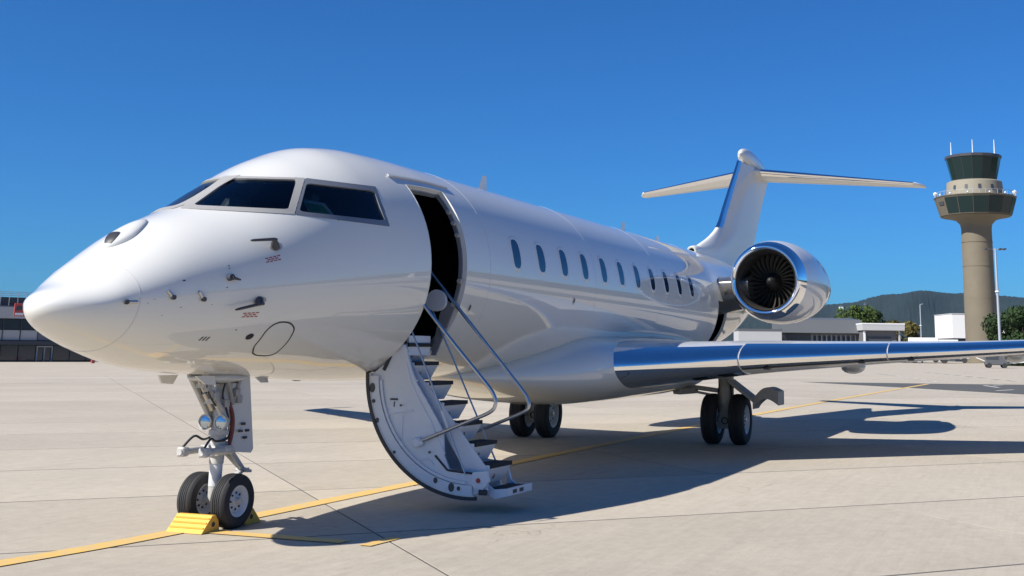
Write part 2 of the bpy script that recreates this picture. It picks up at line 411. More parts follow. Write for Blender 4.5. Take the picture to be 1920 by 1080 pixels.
fus = skin(0, 'fuselage', 'white_paint', jet, False)
skin(-.07, 'cabin_shade_liner', 'interior', jet, False)  # inner shell added in near-black so the cabin reads as unlit
def frame_rect(x0, x1, t0, t1, d0, d1, wd, name, m, par):
    """four-sided jamb round an opening, from d0 outside to d1 inside, wd metres wide"""
    b = MB(); pts = []
    nt_ = 24
    loop = [(x0, t0+(t1-t0)*k/nt_, -1, 0) for k in range(nt_+1)]+[(x0+(x1-x0)*k/8, t1, 0, 1) for k in range(1, 8)] + \
           [(x1, t1+(t0-t1)*k/nt_, 1, 0) for k in range(nt_+1)]+[(x1+(x0-x1)*k/8, t0, 0, -1) for k in range(1, 8)]
    rings = []
    for off, inset in ((d0, 0), (d0, wd), (d1, wd), (d1, 0)):
        rings.append([surf(x-sx*inset, t-st*math.degrees(inset/1.345), off) for x, t, sx, st in loop])
    n_ = len(loop); vs = [v for q in rings for v in q]
    fs = [(a*n_+k, a*n_+(k+1) % n_, ((a+1) % 4)*n_+(k+1) % n_, ((a+1) % 4)*n_+k) for a in range(4) for k in range(n_)]
    return mk(name, vs, fs, m, par, 40)
frame_rect(DX0, DX1, DT0, DT1, .003, -.09, .012, 'door_frame', 'white_trim', jet)
jm = frame_rect(DX0+.012, DX1-.012, DT0+.5, DT1-.5, -.055, -.10, .028, 'door_seal', 'frame_dark', jet)
for k in range(5):                                      # latch fittings up the rear jamb
    t = 58+k*(7 if k < 3 else 13); p = surf(DX1-.05, t, -.06)
    MB().lathe([(0, .032), (.035, .028), (.035, 0)], p, (-1, 0, 0), 12).build('latch_fitting', 'gear_grey', jm)
frame_rect(BX0, BX1, BT0, BT1, .004, -.05, .02, 'baggage_door_frame', 'white_trim', jet)
# rain gutter over the door
g = MB(); g.loft([[surf(x, 39.5+u, o) for u, o in ((0, .004), (0, .022), (1.3, .024), (1.6, .004))] for x in [1.62+.1*k for k in range(15)]]); g.build('rain_gutter', 'grey_paint', jet)
# interior seen through the door
MB().box((1.3, -.66, 1.62), (3.4, .66, 1.70)).build('cabin_floor', 'interior_grey', jet)
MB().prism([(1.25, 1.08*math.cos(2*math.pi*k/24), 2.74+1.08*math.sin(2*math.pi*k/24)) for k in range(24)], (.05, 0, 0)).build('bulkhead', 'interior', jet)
gp = MB(); c0 = CAM+ray(817, 566)*((2.62-CAM.x)/ray(817, 566).x); gp.prism([(2.62, c0.y+.135*math.cos(a), c0.z+.15*math.sin(a)*(1 if math.sin(a) > 0 else .75)) for a in [2*math.pi*k/24 for k in range(24)]], (.05, 0, 0)); gp.build('armrest_panel', 'stair_white', jet)
gp = MB(); gp.prism([(2.70, -1.22, 2.30), (2.70, -1.12, 2.36), (2.70, -1.02, 2.20), (2.70, -.92, 1.70), (2.70, -.98, 1.70)], (.03, 0, 0)); gp.build('entry_side_panel', 'interior_grey', jet)
MB().box((2.1, -.95, 1.70), (2.62, -.92, 1.93)).build('threshold_riser', 'stair_white', jet)

# --- windscreen
def bl2(a, b, c, d, u, v): return a*(1-u)*(1-v)+b*u*(1-v)+c*u*v+d*(1-u)*v
def wsp(P, u, v, off):
    px = bl2(*[q[0][0] for q in P], u, v); py = bl2(*[q[0][1] for q in P], u, v)
    X, th = solve(px, py, bl2(*[q[1][0] for q in P], u, v), bl2(*[q[1][1] for q in P], u, v)); return surf(X, th, off)
def rsq(n_, rad):
    """n_ points round a unit square with rounded corners (fraction rad)"""
    out = []; per = n_//4
    for cx, cy, a0 in ((rad, rad, 180), (1-rad, rad, 270), (1-rad, 1-rad, 0), (rad, 1-rad, 90)):
        for k in range(per):
            a = R(a0+90*k/(per-1)); out.append((cx+rad*math.cos(a), cy+rad*math.sin(a)))
    full = []                                          # subdivide the straight runs
    for i in range(len(out)):
        full.append(out[i]); nx = out[(i+1) % len(out)]
        dd = math.hypot(nx[0]-out[i][0], nx[1]-out[i][1])
        if dd > .12:
            for j in range(1, 12): full.append((out[i][0]+(nx[0]-out[i][0])*j/12, out[i][1]+(nx[1]-out[i][1])*j/12))
    return full
def pane(P, rad, off, name, m, par, mirror=False):
    B = rsq(24, rad); n_ = len(B); vs = []; fs = []
    for rr in range(1, 9):
        for u, v in B: vs.append(wsp(P, .5+(u-.5)*rr/8, .5+(v-.5)*rr/8, off))
    vs.append(wsp(P, .5, .5, off))
    for r_ in range(7):
        for k in range(n_): fs.append((r_*n_+k, r_*n_+(k+1) % n_, (r_+1)*n_+(k+1) % n_, (r_+1)*n_+k))
    fs += [(len(vs)-1, k, (k+1) % n_) for k in range(n_)]
    if mirror: vs = [Vector((v.x, -v.y, v.z)) for v in vs]
    return mk(name, vs, fs, m, par, 180)
def pring(Po, ro, Pi, ri, off, name, m, par, mirror=False, deep=.05):
    A = rsq(24, ro); B = rsq(24, ri); n_ = min(len(A), len(B)); A, B = A[:n_], B[:n_]
    o0 = [wsp(Po, u, v, .001) for u, v in A]; o1 = [wsp(Po, u, v, off) for u, v in A]
    i1 = [wsp(Pi, u, v, off) for u, v in B]; i0 = [wsp(Pi, u, v, -deep) for u, v in B]
    vs = o0+o1+i1+i0
    if mirror: vs = [Vector((v.x, -v.y, v.z)) for v in vs]
    return mk(name, vs, [(a*n_+k, a*n_+(k+1) % n_, (a+1)*n_+(k+1) % n_, (a+1)*n_+k) for a in range(3) for k in range(n_)], m, par, 30)
for mir in (False, True):
    fa = pring(ringA, .02, paneA, .06, .006, 'windscreen_frame', 'frame_grey', jet, mir); pane(paneA, .06, -.012, 'pane', 'windshield', fa, mir)
    fb = pring(ringB, .02, paneB, .07, .004, 'windscreen_frame', 'frame_dark', jet, mir); pane(paneB, .07, -.012, 'pane', 'windshield', fb, mir)
# cockpit: glareshield, seats, sunshade board
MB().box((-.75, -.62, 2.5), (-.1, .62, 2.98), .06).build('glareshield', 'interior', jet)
for y in (-.45, .45): MB().box((.55, y-.24, 2.2), (.72, y+.24, 3.25), .06).box((.57, y-.13, 3.25), (.69, y+.13, 3.48), .04).build('pilot_seat', 'interior_grey', jet)
def atY(x, y, Y):
    d = ray(x, y); return CAM+d*((Y-CAM.y)/d.y)
gc = MB().prism([atY(*q, -.775) for q in ((568, 373), (581, 401), (627, 404), (609, 381))], (.003, .012, 0)).build('document_holder', 'card_white', jet)
MB().prism([atY(*q, -.784) for q in ((574, 380), (583, 397), (618, 400), (604, 385))], (.001, .004, 0)).build('green_sheet', 'green_card', gc)

# --- cabin windows
def oval(n_, a, b_, p=2.6):
    return [(a*math.copysign(abs(math.cos(t))**(2/p), math.cos(t)), b_*math.copysign(abs(math.sin(t))**(2/p), math.sin(t))) for t in [2*math.pi*k/n_ for k in range(n_)]]
def sring(cx, ct, L0, off0, L1, off1, L2, off2, name, m, par):
    vs = []; n_ = len(L0)
    for L, o_ in ((L0, off0), (L1, off1), (L2, off2)): vs += [surf(cx+u, ct+math.degrees(v/1.345), o_) for u, v in L]
    return mk(name, vs, [(a*n_+k, a*n_+(k+1) % n_, (a+1)*n_+(k+1) % n_, (a+1)*n_+k) for a in range(2) for k in range(n_)], m, par, 60)
def sdisc(cx, ct, L, off, name, m, par):
    n_ = len(L); vs = []; K = 6
    for q in range(1, K+1): vs += [surf(cx+u*q/K, ct+math.degrees(v*q/K/1.345), off) for u, v in L]
    vs.append(surf(cx, ct, off))
    fs = [(r_*n_+k, r_*n_+(k+1) % n_, (r_+1)*n_+(k+1) % n_, (r_+1)*n_+k) for r_ in range(K-1) for k in range(n_)]
    return mk(name, vs, fs+[(len(vs)-1, k, (k+1) % n_) for k in range(n_)], m, par, 180)
for k in range(11):
    cx = 4.27+.853*k
    fr = sring(cx, 77.4, oval(36, .165, .240, 3.2), .0005, oval(36, .152, .226, 3.2), .009, oval(36, .122, .196, 3.2), .002, 'cabin_window', 'white_trim', jet)
    sdisc(cx, 77.4, oval(36, .123, .197, 3.2), .0025, 'pane', 'cabin_glass', fr)

# --- small fittings on the nose
def seam_ring(X, wd=.008):
    vs = []; n_ = 96
    for x, o_ in ((X, .0004), (X, .0016), (X+wd, .0016), (X+wd, .0004)): vs += [surf(x, 360*k/n_, o_) for k in range(n_)]
    return mk('radome_seam', vs, [(a*n_+k, a*n_+(k+1) % n_, (a+1)*n_+(k+1) % n_, (a+1)*n_+k) for a in range(3) for k in range(n_)], 'seam', jet, 40)
seam_ring(-1.97, .006)
for X in (3.42, 7.26, 10.66, 14.2): seam_ring(X, .005).name = 'skin_seam'
OV = [(-.489, 139.0), (-.556, 133.2), (-.563, 127.3), (-.563, 121.35), (-.533, 117.3), (-.467, 114.8), (-.377, 114.4), (-.277, 115.8), (-.19, 119.4), (-.165, 123.4), (-.147, 128.8), (-.145, 134.5), (-.157, 139.6), (-.221, 141.6), (-.341, 141.7), (-.425, 140.8)]
pth = smooth_path([(a, b_, 0) for a, b_ in OV+OV[:1]], 4)[:-1]; n_ = len(pth); vs = []
ccx = sum(p.x for p in pth)/n_; cct = sum(p.y for p in pth)/n_
for sc, o_ in ((1.0, .0005), (1.0, .002), (.93, .002), (.93, .0005)): vs += [surf(ccx+(p.x-ccx)*sc, cct+(p.y-cct)*sc, o_) for p in pth]
mk('access_panel_ring', vs, [(a*n_+k, a*n_+(k+1) % n_, (a+1)*n_+(k+1) % n_, (a+1)*n_+k) for a in range(3) for k in range(n_)], 'dark_mark', jet, 40)
sdisc(-.715, 124.8, oval(20, .045, .055, 2), .003, 'vent_port', 'hydraulic_black', jet)
def probe(x0, t0, x1, t1, base_x, base_t):
    b = MB(); a = surf(base_x, base_t, 0); c = surf(x1, t1, .085); tip = surf(x0, t0, .085)
    b.tube([a, a.lerp(c, .55), c], [.045, .036, .016], 10); b.tube([c+Vector((.04, 0, 0)), c, tip, tip+(tip-c)*.15], [.014, .016, .013, .008], 8)
    o = b.build('pitot_probe', 'dark_metal', jet)
    sdisc(base_x+.01, base_t, oval(18, .075, .062, 2), .004, 'mounting_plate', 'gear_grey', o)
probe(-.84, 60.5, -.62, 63.2, -.57, 66.5); probe(-1.07, 102.6, -.84, 100.2, -.80, 99.5)
for x, t in ((-.634, 73.3), (-.849, 108.6)):           # small red warning legend below each probe
    b = MB()
    for r_ in range(3):
        for c_ in range(4 if r_ != 1 else 3):
            p = [surf(x-.09+.048*c_+u+(.02 if r_ == 1 else 0), t-1.4+1.25*r_+v, .002) for u, v in ((0, 0), (.036, 0), (.036, .7), (0, .7))]
            b.add(p, [(0, 1, 2, 3)])
    b.build('warning_legend', 'red_mark', jet, 0)
for (xa, ta, xb, tb) in ((-1.745, 85.2, -1.695, 92.0), (-1.45, 89.5, -1.404, 95.4), (-2.075, 92.8, -1.99, 93.8)):
    MB().tube([surf(xa, ta, .012), surf(xb, tb, .012)], .016, 10).build('drain_fitting', 'steel', jet)
    MB().tube([surf(xb if xa > -2 else xa, tb if xa > -2 else ta, .005), surf(xb if xa > -2 else xa, tb if xa > -2 else ta, .034)], .022, 10).build('drain_fitting', 'dark_metal', jet)
b = MB().tube([surf(-1.145, 81.6, 0), surf(-1.145, 81.6, .05)], .03, 12); b.tube([surf(-1.145, 81.9, .045), surf(-1.06, 84.2, .045)], [.018, .008], 8); b.build('angle_vane', 'dark_metal', jet)
for x, t, r_ in ((-1.585, 77.5, .016), (-1.13, 72.5, .01), (-1.13, 74.5, .008), (-1.17, 88.5, .009), (-.93, 119.5, .01), (-1.9, 96, .006), (-1.6, 101, .007), (-1.75, 108, .006), (-1.3, 100, .006), (-1.85, 92.5, .006)):
    sdisc(x, t, oval(12, r_, r_, 2), .002, 'static_port', 'dark_mark', jet)
for dx in (0, .035, .07):
    b = MB(); b.add([surf(-1.26+dx+u, 125+v, .002) for u, v in ((0, 3.5), (.016, 3.5), (.03, 0), (.014, 0))], [(0, 1, 2, 3)]); b.build('drain_slot', 'dark_mark', jet, 0)
for x, t in ((3.017, 110.2), (6.379, 100.5)):
    sdisc(x, t, oval(16, .05, .06, 2), .002, 'ice_light_rim', 'seam', jet); sdisc(x+.006, t, oval(14, .03, .04, 2), .0035, 'ice_light', 'dark_metal', jet)
# enhanced-vision camera blister on the nose
sl_ = math.atan2(sec(-1.3)[0]-sec(-1.75)[0], .45); bc = Vector((-1.585, .02, sec(-1.585)[0]-.014)); bx_ = Vector((math.cos(sl_), 0, math.sin(sl_))); bz_ = Vector((-math.sin(sl_), 0, math.cos(sl_)))
def bpt(a, b_, k=1.0):
    """point on the teardrop blister: a along (-1 front .. 1 tail), b_ across (-1 port .. 1)"""
    wd = .155*(1-abs(a)**2.2)**.6*(1 if a < 0 else (1-.25*a)); return bc+bx_*(a*(.24 if a < 0 else .34))+Vector((0, 1, 0))*(b_*wd)+bz_*(.075*k*(1-abs(a)**2.4)**.5*max(0, 1-b_*b_)**.5)
vs = [bpt(-1+2*i/30, -1+2*j/20) for i in range(31) for j in range(21)]
bl = mk('camera_blister', vs, [(i*21+j, i*21+j+1, (i+1)*21+j+1, (i+1)*21+j) for i in range(30) for j in range(20)], 'white_paint', jet, 180)
vs = [bpt(-.88+.62*i/8, (-.62+.32*i/8)+(1.05-.2*i/8)*j/8, 1.06)+Vector((-.002, 0, .004)) for i in range(9) for j in range(9)]
mk('camera_window', vs, [(i*9+j, i*9+j+1, (i+1)*9+j+1, (i+1)*9+j) for i in range(8) for j in range(8)], 'hydraulic_black', bl, 180)
# blade antennas on the crown and under the belly
for X, hgt in ((5.76, .30), (12.25, .26), (14.57, .19)):
    z0 = sec(X)[0]-.03; rr = []
    for u in (0, .5, 1):
        c_ = .34*(1-.55*u); x0 = X-.10+.16*u
        rr.append([Vector((x0+c_*(.5-.5*math.cos(2*math.pi*k/12)), .016*(1-.5*u)*math.sin(2*math.pi*k/12), z0+hgt*u)) for k in range(12)])
    MB().loft(rr).build('blade_antenna', 'white_trim', jet)
for X, hgt in ((.60, .07), (1.20, .03)):
    z0 = sec(X)[1]+.02; MB().loft([[Vector((X+.08*u+(.12-.05*u)*math.cos(2*math.pi*k/12), .02*math.sin(2*math.pi*k/12), z0-hgt*u)) for k in range(12)] for u in (0, 1)]).build('blade_antenna', 'grey_paint', jet)

# --- belly fairing
FB = [(4.3, .10, 1.42, .02), (4.7, .45, 1.40, .10), (5.3, .86, 1.39, .22), (6.0, 1.18, 1.40, .34), (6.7, 1.42, 1.43, .45), (7.3, 1.57, 1.46, .53), (8.0, 1.63, 1.46, .575), (9.5, 1.64, 1.46, .59), (11.5, 1.62, 1.46, .59), (13.2, 1.55, 1.47, .57), (14.2, 1.38, 1.50, .50), (15.2, 1.1, 1.56, .40), (16.2, .75, 1.65, .25), (17.0, .3, 1.72, .08)]
fx = [f[0] for f in FB]; fa_, fz_, fh_ = [pchip(fx, [f[i] for f in FB]) for i in (1, 2, 3)]
rr = []
for k in range(60):
    X = 4.3+12.7*k/59; a_, z_, h_ = fa_(X), fz_(X), fh_(X); e = 2/2.35
    rr.append([Vector((X, -a_*math.copysign(abs(math.cos(t))**e, math.cos(t)), z_+h_*(1.0 if math.sin(t) < 0 else 1.15)*math.copysign(abs(math.sin(t))**e, math.sin(t)))) for t in [2*math.pi*j/64 for j in range(64)]])
MB().loft(rr).build('belly_fairing', 'white_paint', jet, 80)

# --- wings
def foil(u):
    """upper/lower half thickness (per unit t/c) at chord fraction u"""
    return 5*(.2969*math.sqrt(u)-.1260*u-.3516*u*u+.2843*u**3-.1036*u**4)
YS = [0.6, 1.24, 2.34, 3.2, 4.2, 5.4, 6.1, 7.6, 10, 12.3, 13.6]
LE = pchip(YS, [6.56, 7.15, 8.16, 8.95, 9.86, 10.93, 11.50, 12.70, 14.50, 16.10, 17.0])
TE = pchip(YS, [13.9, 13.92, 13.98, 14.1, 14.28, 14.52, 14.7, 15.3, 16.4, 17.5, 18.15])
ZL = pchip(YS, [1.46, 1.49, 1.57, 1.645, 1.70, 1.765, 1.80, 1.89, 2.05, 2.22, 2.33])
TC = pchip(YS, [.128, .126, .120, .117, .114, .112, .110, .108, .105, .10, .095])
def wpt(y, u, sgn, off=0.0):
    """wing surface point at span y (positive outboard), chord fraction u, sgn +1 upper / -1 lower"""
    c_ = TE(y)-LE(y); tw = .022*(1-y/14); cam_ = .012*c_*math.sin(math.pi*u)
    def raw(u_, s_):
        return Vector((LE(y)+c_*u_, 0, ZL(y)-tw*c_*u_+.012*c_*math.sin(math.pi*u_)+s_*TC(y)*c_*foil(u_)*(1.0 if s_ > 0 else .92)))
    p = raw(u, sgn)
    if off:
        if u < 1e-4: nn = Vector((-1, 0, 0))
        else:
            q = raw(min(1, u+.004), sgn); d = (q-p).normalized(); nn = Vector((-d.z, 0, d.x))*sgn
        p = p+nn*off
    return p
US = [(.5-.5*math.cos(math.pi*k/22)) for k in range(23)]
def span_pt(p, y, side): return Vector((p.x, -y if side < 0 else y, p.z))
def wing(side):
    rings = []; ys = [.6+13.0*k/44 for k in range(45)]
    for y in ys:
        rings.append([span_pt(wpt(y, u, 1), y, side) for u in reversed(US)]+[span_pt(wpt(y, u, -1), y, side) for u in US[1:-1]])
    o = MB().loft(rings).build('wing', 'grey_paint', jet, 50)
    def shell(y0, y1, u_up, u_lo, off, name, m, slant=0):
        us = [(u_up*(k/9)**2, 1) for k in range(9, 0, -1)]+[(0, 1)]+[(u_lo*(k/9)**2, -1) for k in range(1, 10)]
        n_ = max(4, int((y1-y0)/.3)); rg = []
        for i in range(n_+1):
            row_o = []; row_i = []
            for u, s_ in us:
                y = y0+(y1-y0)*i/n_
                row_o.append(span_pt(wpt(y, u, s_, off), y, side)); row_i.append(span_pt(wpt(y, u, s_, -.002), y, side))
            rg.append(row_o+row_i[::-1])
        return MB().loft(rg).build(name, m, o, 40)
    shell(1.45, 3.20, .085, .19, .007, 'leading_edge', 'polished_metal')
    for y0, y1 in ((3.225, 5.37), (5.395, 8.6), (8.62, 11.2), (11.22, 13.4)):
        shell(y0, y1, .11, .030, .012, 'slat', 'polished_metal')
        b = MB(); rg = []
        for i in range(9):
            y = y0+(y1-y0)*i/8
            rg.append([span_pt(wpt(y, u, -1, f_), y, side) for u, f_ in ((.031, .003), (.031, .010), (.052, .010), (.052, .003))])
        b.loft(rg).build('slat_gap_shade', 'hydraulic_black', o)  # black strip, painted shade along the slit behind the slat
        for yy in (y0+.35, y1-.4):
            q = span_pt(wpt(yy, .05, -1, .004), yy, side); MB().box(q-Vector((.10, .05, .03)), q+Vector((.10, .05, .01)), .01).build('slat_track', 'hydraulic_black', o)
    for y in (4.42, 7.4, 9.8):                     # flap track fairings
        c_ = TE(y)-LE(y); rg = []
        for k in range(15):
            u = k/14; rad = .15*math.sin(math.pi*(.04+.94*u))**.6; X = LE(y)+c_*.66+1.15*u+.0; z = wpt(y, min(.98, .66+1.15*u/c_), -1).z-.04-.05*math.sin(math.pi*u)
            rg.append([Vector((X, (-y if side < 0 else y)+rad*1.55*math.cos(2*math.pi*j/14), z+rad*.9*math.sin(2*math.pi*j/14))) for j in range(14)])
        MB().loft(rg).build('flap_track_fairing', 'grey_paint', o, 60)
    # winglet
    rg = []
    for k in range(9):
        u = k/8; ang = R(15+55*min(1, u*2)); y = 13.58+.42*(1-(1-u)**1.6); z = 2.33+.95*u**1.35; x0 = 17.0+.95*u; c_ = 1.15*(1-.55*u)
        rg.append([Vector((x0+c_*t_, (-(y+d_*.05*c_) if side < 0 else y+d_*.05*c_), z)) for t_, d_ in [(.5+.5*math.cos(2*math.pi*j/16), math.sin(2*math.pi*j/16)) for j in range(16)]])
    MB().loft(rg).build('winglet', 'white_paint', o, 50)
    return o
wing(-1); wing(1)
# flap torque housing / wing root fillet strips on the port side
# --- vertical fin
ZF = [4.00, 4.22, 4.36, 4.5, 4.72, 5.0, 5.6, 6.3, 7.12]
FL = pchip(ZF, [17.55, 17.62, 18.0, 18.52, 19.22, 19.86, 20.55, 21.33, 22.26])
FT = pchip(ZF, [23.3, 23.5, 23.65, 23.78, 23.95, 24.2, 24.72, 25.4, 26.25])
def fin_pt(z, u, s_, off=0.0):
    c_ = FT(z)-FL(z); main = .36*(1-.45*(z-4)/3.1)
    t_ = main*min(1, (u*c_+.03)/1.25)**.62*(1-u**2.2)+.012
    if u == 0: t_ = 0
    return Vector((FL(z)+c_*u-(off if u < .01 else 0), s_*(t_*.72+off), z))
rings = []
zs = [4.0+3.12*k/36 for k in range(37)]
for z in zs: rings.append([fin_pt(z, u, 1) for u in reversed(US)]+[fin_pt(z, u, -1) for u in US[1:-1]])
fin = MB().loft(rings).build('vertical_fin', 'fin_paint', jet, 50)
rg = []
for k in range(13):
    z = 4.98+2.16*k/12; us = [.05*(j/7)**2 for j in range(7, 0, -1)]
    o_ = [fin_pt(z, u, 1, .006) for u in us]+[fin_pt(z, 0, 1, .012)]+[fin_pt(z, u, -1, .006) for u in reversed(us)]
    i_ = [fin_pt(z, u, 1, -.004) for u in us]+[fin_pt(z, 0, 1, -.01)]+[fin_pt(z, u, -1, -.004) for u in reversed(us)]
    rg.append(o_+i_[::-1])
MB().loft(rg).build('leading_edge', 'polished_metal', fin, 50)
b = MB().lathe([(0, .075), (-.03, .105), (.0, .125), (.25, .135), (.8, .09), (1.2, .02)], (17.42, 0, 4.16), (1, 0, .12), 24); b.build('dorsal_intake', 'white_paint', fin, 50)
MB().lathe([(-.005, .085), (.12, .07), (.12, 0)], (17.42, 0, 4.16), (1, 0, .12), 20).build('intake_duct', 'interior', fin)
# bullet fairing at the tailplane joint
rg = []
for k in range(25):
    u = k/24; X = 22.42+4.1*u; a_ = math.sin(math.pi*min(1, u*.5+.0)**.62)**.9 if u < .5 else 1; 
    prof = (1-(1-min(1, u/.28))**2)**.55 if u < .28 else (1-((u-.28)/.72)**1.8)
    hh = .30*prof+.004; hw = .19*prof+.004; zc_ = 7.33-.10*(u-.28)
    rg.append([Vector((X, hw*math.cos(2*math.pi*j/20), zc_+(hh if math.sin(2*math.pi*j/20) > 0 else hh*.8)*math.sin(2*math.pi*j/20))) for j in range(20)])
MB().loft(rg).build('fin_cap', 'white_paint', fin, 60)
# --- tailplane
def stab(side):
    ys = [.05+4.65*k/20 for k in range(21)]; rings = []; lead = []
    def pt(y, u, s_, off=0):
        f_ = y/4.7; x0 = 23.55+3.65*f_; c_ = 2.65-1.6*f_; z = 7.03-.09*f_
        if f_ > .955: x0 += (f_-.955)*9; c_ -= (f_-.955)*9
        return Vector((x0+c_*u-(off if u == 0 else 0), side*y, z+s_*(.105*c_*foil(u)+off)))
    for y in ys: rings.append([pt(y, u, 1) for u in reversed(US)]+[pt(y, u, -1) for u in US[1:-1]])
    o = MB().loft(rings).build('tailplane', 'fin_paint', jet, 50)
    for y in [.3+4.1*k/14 for k in range(15)]:
        us = [.08*(j/6)**2 for j in range(6, 0, -1)]
        lead.append([pt(y, u, 1, .005) for u in us]+[pt(y, 0, 1, .008)]+[pt(y, u, -1, .005) for u in reversed(us)]+([pt(y, u, 1, -.003) for u in us]+[pt(y, 0, 1, -.006)]+[pt(y, u, -1, -.003) for u in reversed(us)])[::-1])
    MB().loft(lead).build('leading_edge', 'polished_metal', o, 50)
stab(-1); stab(1)

# --- engines
def engine(side):
    O = Vector((14.75, side*2.39, 3.29)); ax = Vector((1, side*.025, .01))
    outer = [(.34, .842), (.6, .885), (1.0, .915), (1.5, .925), (2.1, .905), (2.8, .84), (3.5, .74), (4.2, .62), (4.5, .565), (4.5, .53), (4.1, .53)]
    o = MB().lathe(outer, O, ax, 56).build('engine_nacelle', 'silver_paint', jet, 50)
    lip = [(.07, .648), (.04, .662), (0, .700), (.012, .728), (.04, .750), (.10, .780), (.2, .814), (.34, .845)]
    MB().lathe(lip, O, ax, 56).build('inlet_lip', 'polished_metal', o, 80)
    MB().lathe([(.07, .648), (.14, .625), (.30, .603), (.5, .595), (.95, .60)], O, ax, 48).build('inlet_duct', 'duct', o)
    MB().lathe([(.98, .61), (.98, 0)], O, ax, 32).build('fan_backing', 'interior', o)
    MB().lathe([(.44, .0), (.47, .06), (.56, .12), (.68, .175), (.80, .19), (.9, .19)], O, ax, 32).build('spinner', 'spinner', o)
    axn = ax.normalized(); a = axn.orthogonal().normalized(); b_ = axn.cross(a); first = None
    for k in range(28):
        th = 2*math.pi*k/28
        def P(r_, dth, t_): return O+axn*t_+(a*math.cos(th+dth)+b_*math.sin(th+dth))*r_
        rows = []
        for j in range(5):
            r_ = .18+.41*j/4; sw = .16*(j/4)**2; hw = (.10-.03*j/4); tw = .06+.05*j/4
            rows.append([P(r_, -hw*.9+sw, .80-tw*.4), P(r_, sw, .79), P(r_, hw*.9+sw, .80+tw), P(r_, hw*.9+sw, .812+tw), P(r_, sw, .80), P(r_, -hw*.9+sw, .812-tw*.4)])
        MB().loft(rows).build('fan_blade', 'fan_blade', o, 60)
    MB().lathe([(4.15, .50), (4.6, .44), (5.0, .36), (5.15, .34), (5.15, .0)], O, ax, 32).build('exhaust_nozzle', 'steel', o)
    # pylon from the fuselage to the nacelle, deep underneath where it fairs into both
    rg = []
    for k in range(11):
        u = k/10; y = .55+u*(1.95-.55); f_ = math.sin(math.pi*min(1, max(0, u)))
        hu = .20-.05*f_; hl = 1.0-.45*u-.12*f_; x0 = 15.02+.10*f_; c_ = 4.2; z0 = 3.24+.03*u
        rg.append([Vector((x0+c_*uu, side*y, z0+(hu if s_ > 0 else -hl)*min(1, uu*9)**.55*(1-uu**2.5)+s_*.004)) for uu, s_ in [(q, 1) for q in reversed(US)]+[(q, -1) for q in US[1:-1]]])
    MB().loft(rg).build('engine_pylon', 'pylon_metal', o, 60)
engine(-1); engine(1)

# --- landing gear
def wheel(c, r_, wd, rim_r, par, outer, ang=0):
    """tyre and rim as parts of par; outer = +-1 side of the hub face"""
    c = Vector(c); h = wd/2; pr = [(-h*.72, rim_r*1.0), (-h*.98, rim_r*1.12), (-h, r_*.78), (-h*.93, r_*.90), (-h*.72, r_*.975), (-h*.55, r_*.992)]
    for g_ in (-.36, -.12, .12, .36): pr += [((g_-.05)*h, r_), ((g_-.035)*h, r_*.975), ((g_+.035)*h, r_*.975), ((g_+.05)*h, r_)]
    pr += [(h*.55, r_*.992), (h*.72, r_*.975), (h*.93, r_*.90), (h, r_*.78), (h*.98, rim_r*1.12), (h*.72, rim_r)]
    MB().lathe(pr, c, (0, 1, 0), 56, True).build('tyre', 'rubber', par, 30)
    b = MB()
    for s_ in (-1, 1):
        b.lathe([(s_*h*.62, 0), (s_*h*.62, rim_r*.24), (s_*h*.42, rim_r*.30), (s_*h*.36, rim_r*.72), (s_*h*.55, rim_r*.82), (s_*h*.80, rim_r*.98), (s_*h*.84, rim_r*1.06), (s_*h*.6, rim_r*1.03)], c, (0, 1, 0), 40)
    o = b.build('wheel_rim', 'rim_paint', par, 40)
    for k in range(8):                                  # bolts and vent holes on the visible face
        a = 2*math.pi*k/8; p = c+Vector((math.cos(a)*rim_r*.55, outer*h*.36, math.sin(a)*rim_r*.55))
        b = MB().lathe([(0, rim_r*.075), (outer*.012, rim_r*.075), (outer*.012, 0)], p, (0, 1, 0), 10)
        b.build('rim_hole', 'hydraulic_black', par, 40)
    MB().lathe([(0, rim_r*.2), (outer*h*.22, rim_r*.17), (outer*h*.24, 0)], c+Vector((0, outer*h*.60, 0)), (0, 1, 0), 16).build('hub_cap', 'steel', par, 40)
# nose gear
ng = MB().tube([(-.035, 0, .62), (-.03, 0, .95), (-.02, 0, 1.22), (.02, 0, 1.55)], [.072, .080, .086, .086], 20).lathe([(0, .095), (.06, .095)], (-.035, 0, .70), (0, 0, 1), 20).lathe([(0, .10), (.05, .10)], (-.03, 0, .90), (0, 0, 1), 20).build('nose_gear', 'gear_white', jet)
MB().tube([(-.035, 0, .40), (-.035, 0, .66)], .064, 18).build('oleo_piston', 'rim_paint', ng)
MB().tube([(-.0, -.30, .262), (-.0, .30, .262)], .035, 14).tube([(-.035, 0, .46), (-.02, 0, .30), (0, 0, .235)], [.06, .075, .06], 14).build('axle', 'gear_white', ng)
for y in (-.2, .2): wheel((0, y, .262), .265, .185, .145, ng, -1)
bf = MB()
for y in (-.08, .08): bf.obox((-.06, y, 1.06), (-.43, y*1.1, 1.52), .045, .075, ch=.008)
bf.obox((-.20, -.1, 1.24), (-.20, .1, 1.24), .05, .05, (1, 0, 0)); bf.obox((-.33, -.1, 1.40), (-.33, .1, 1.40), .05, .05, (1, 0, 0)); bf.build('drag_brace', 'gear_white', ng)
MB().tube([(-.12, .03, 1.16), (-.26, .03, 1.33)], .036, 12).tube([(-.26, .03, 1.33), (-.40, .03, 1.49)], .02, 10).build('retraction_actuator', 'steel', ng)
MB().obox((.02, 0, 1.22), (.16, 0, 1.52), .12, .05, ch=.01).obox((.10, -.07, 1.36), (.22, -.07, 1.40), .05, .06, ch=.008).build('rear_brace', 'gear_white', ng)
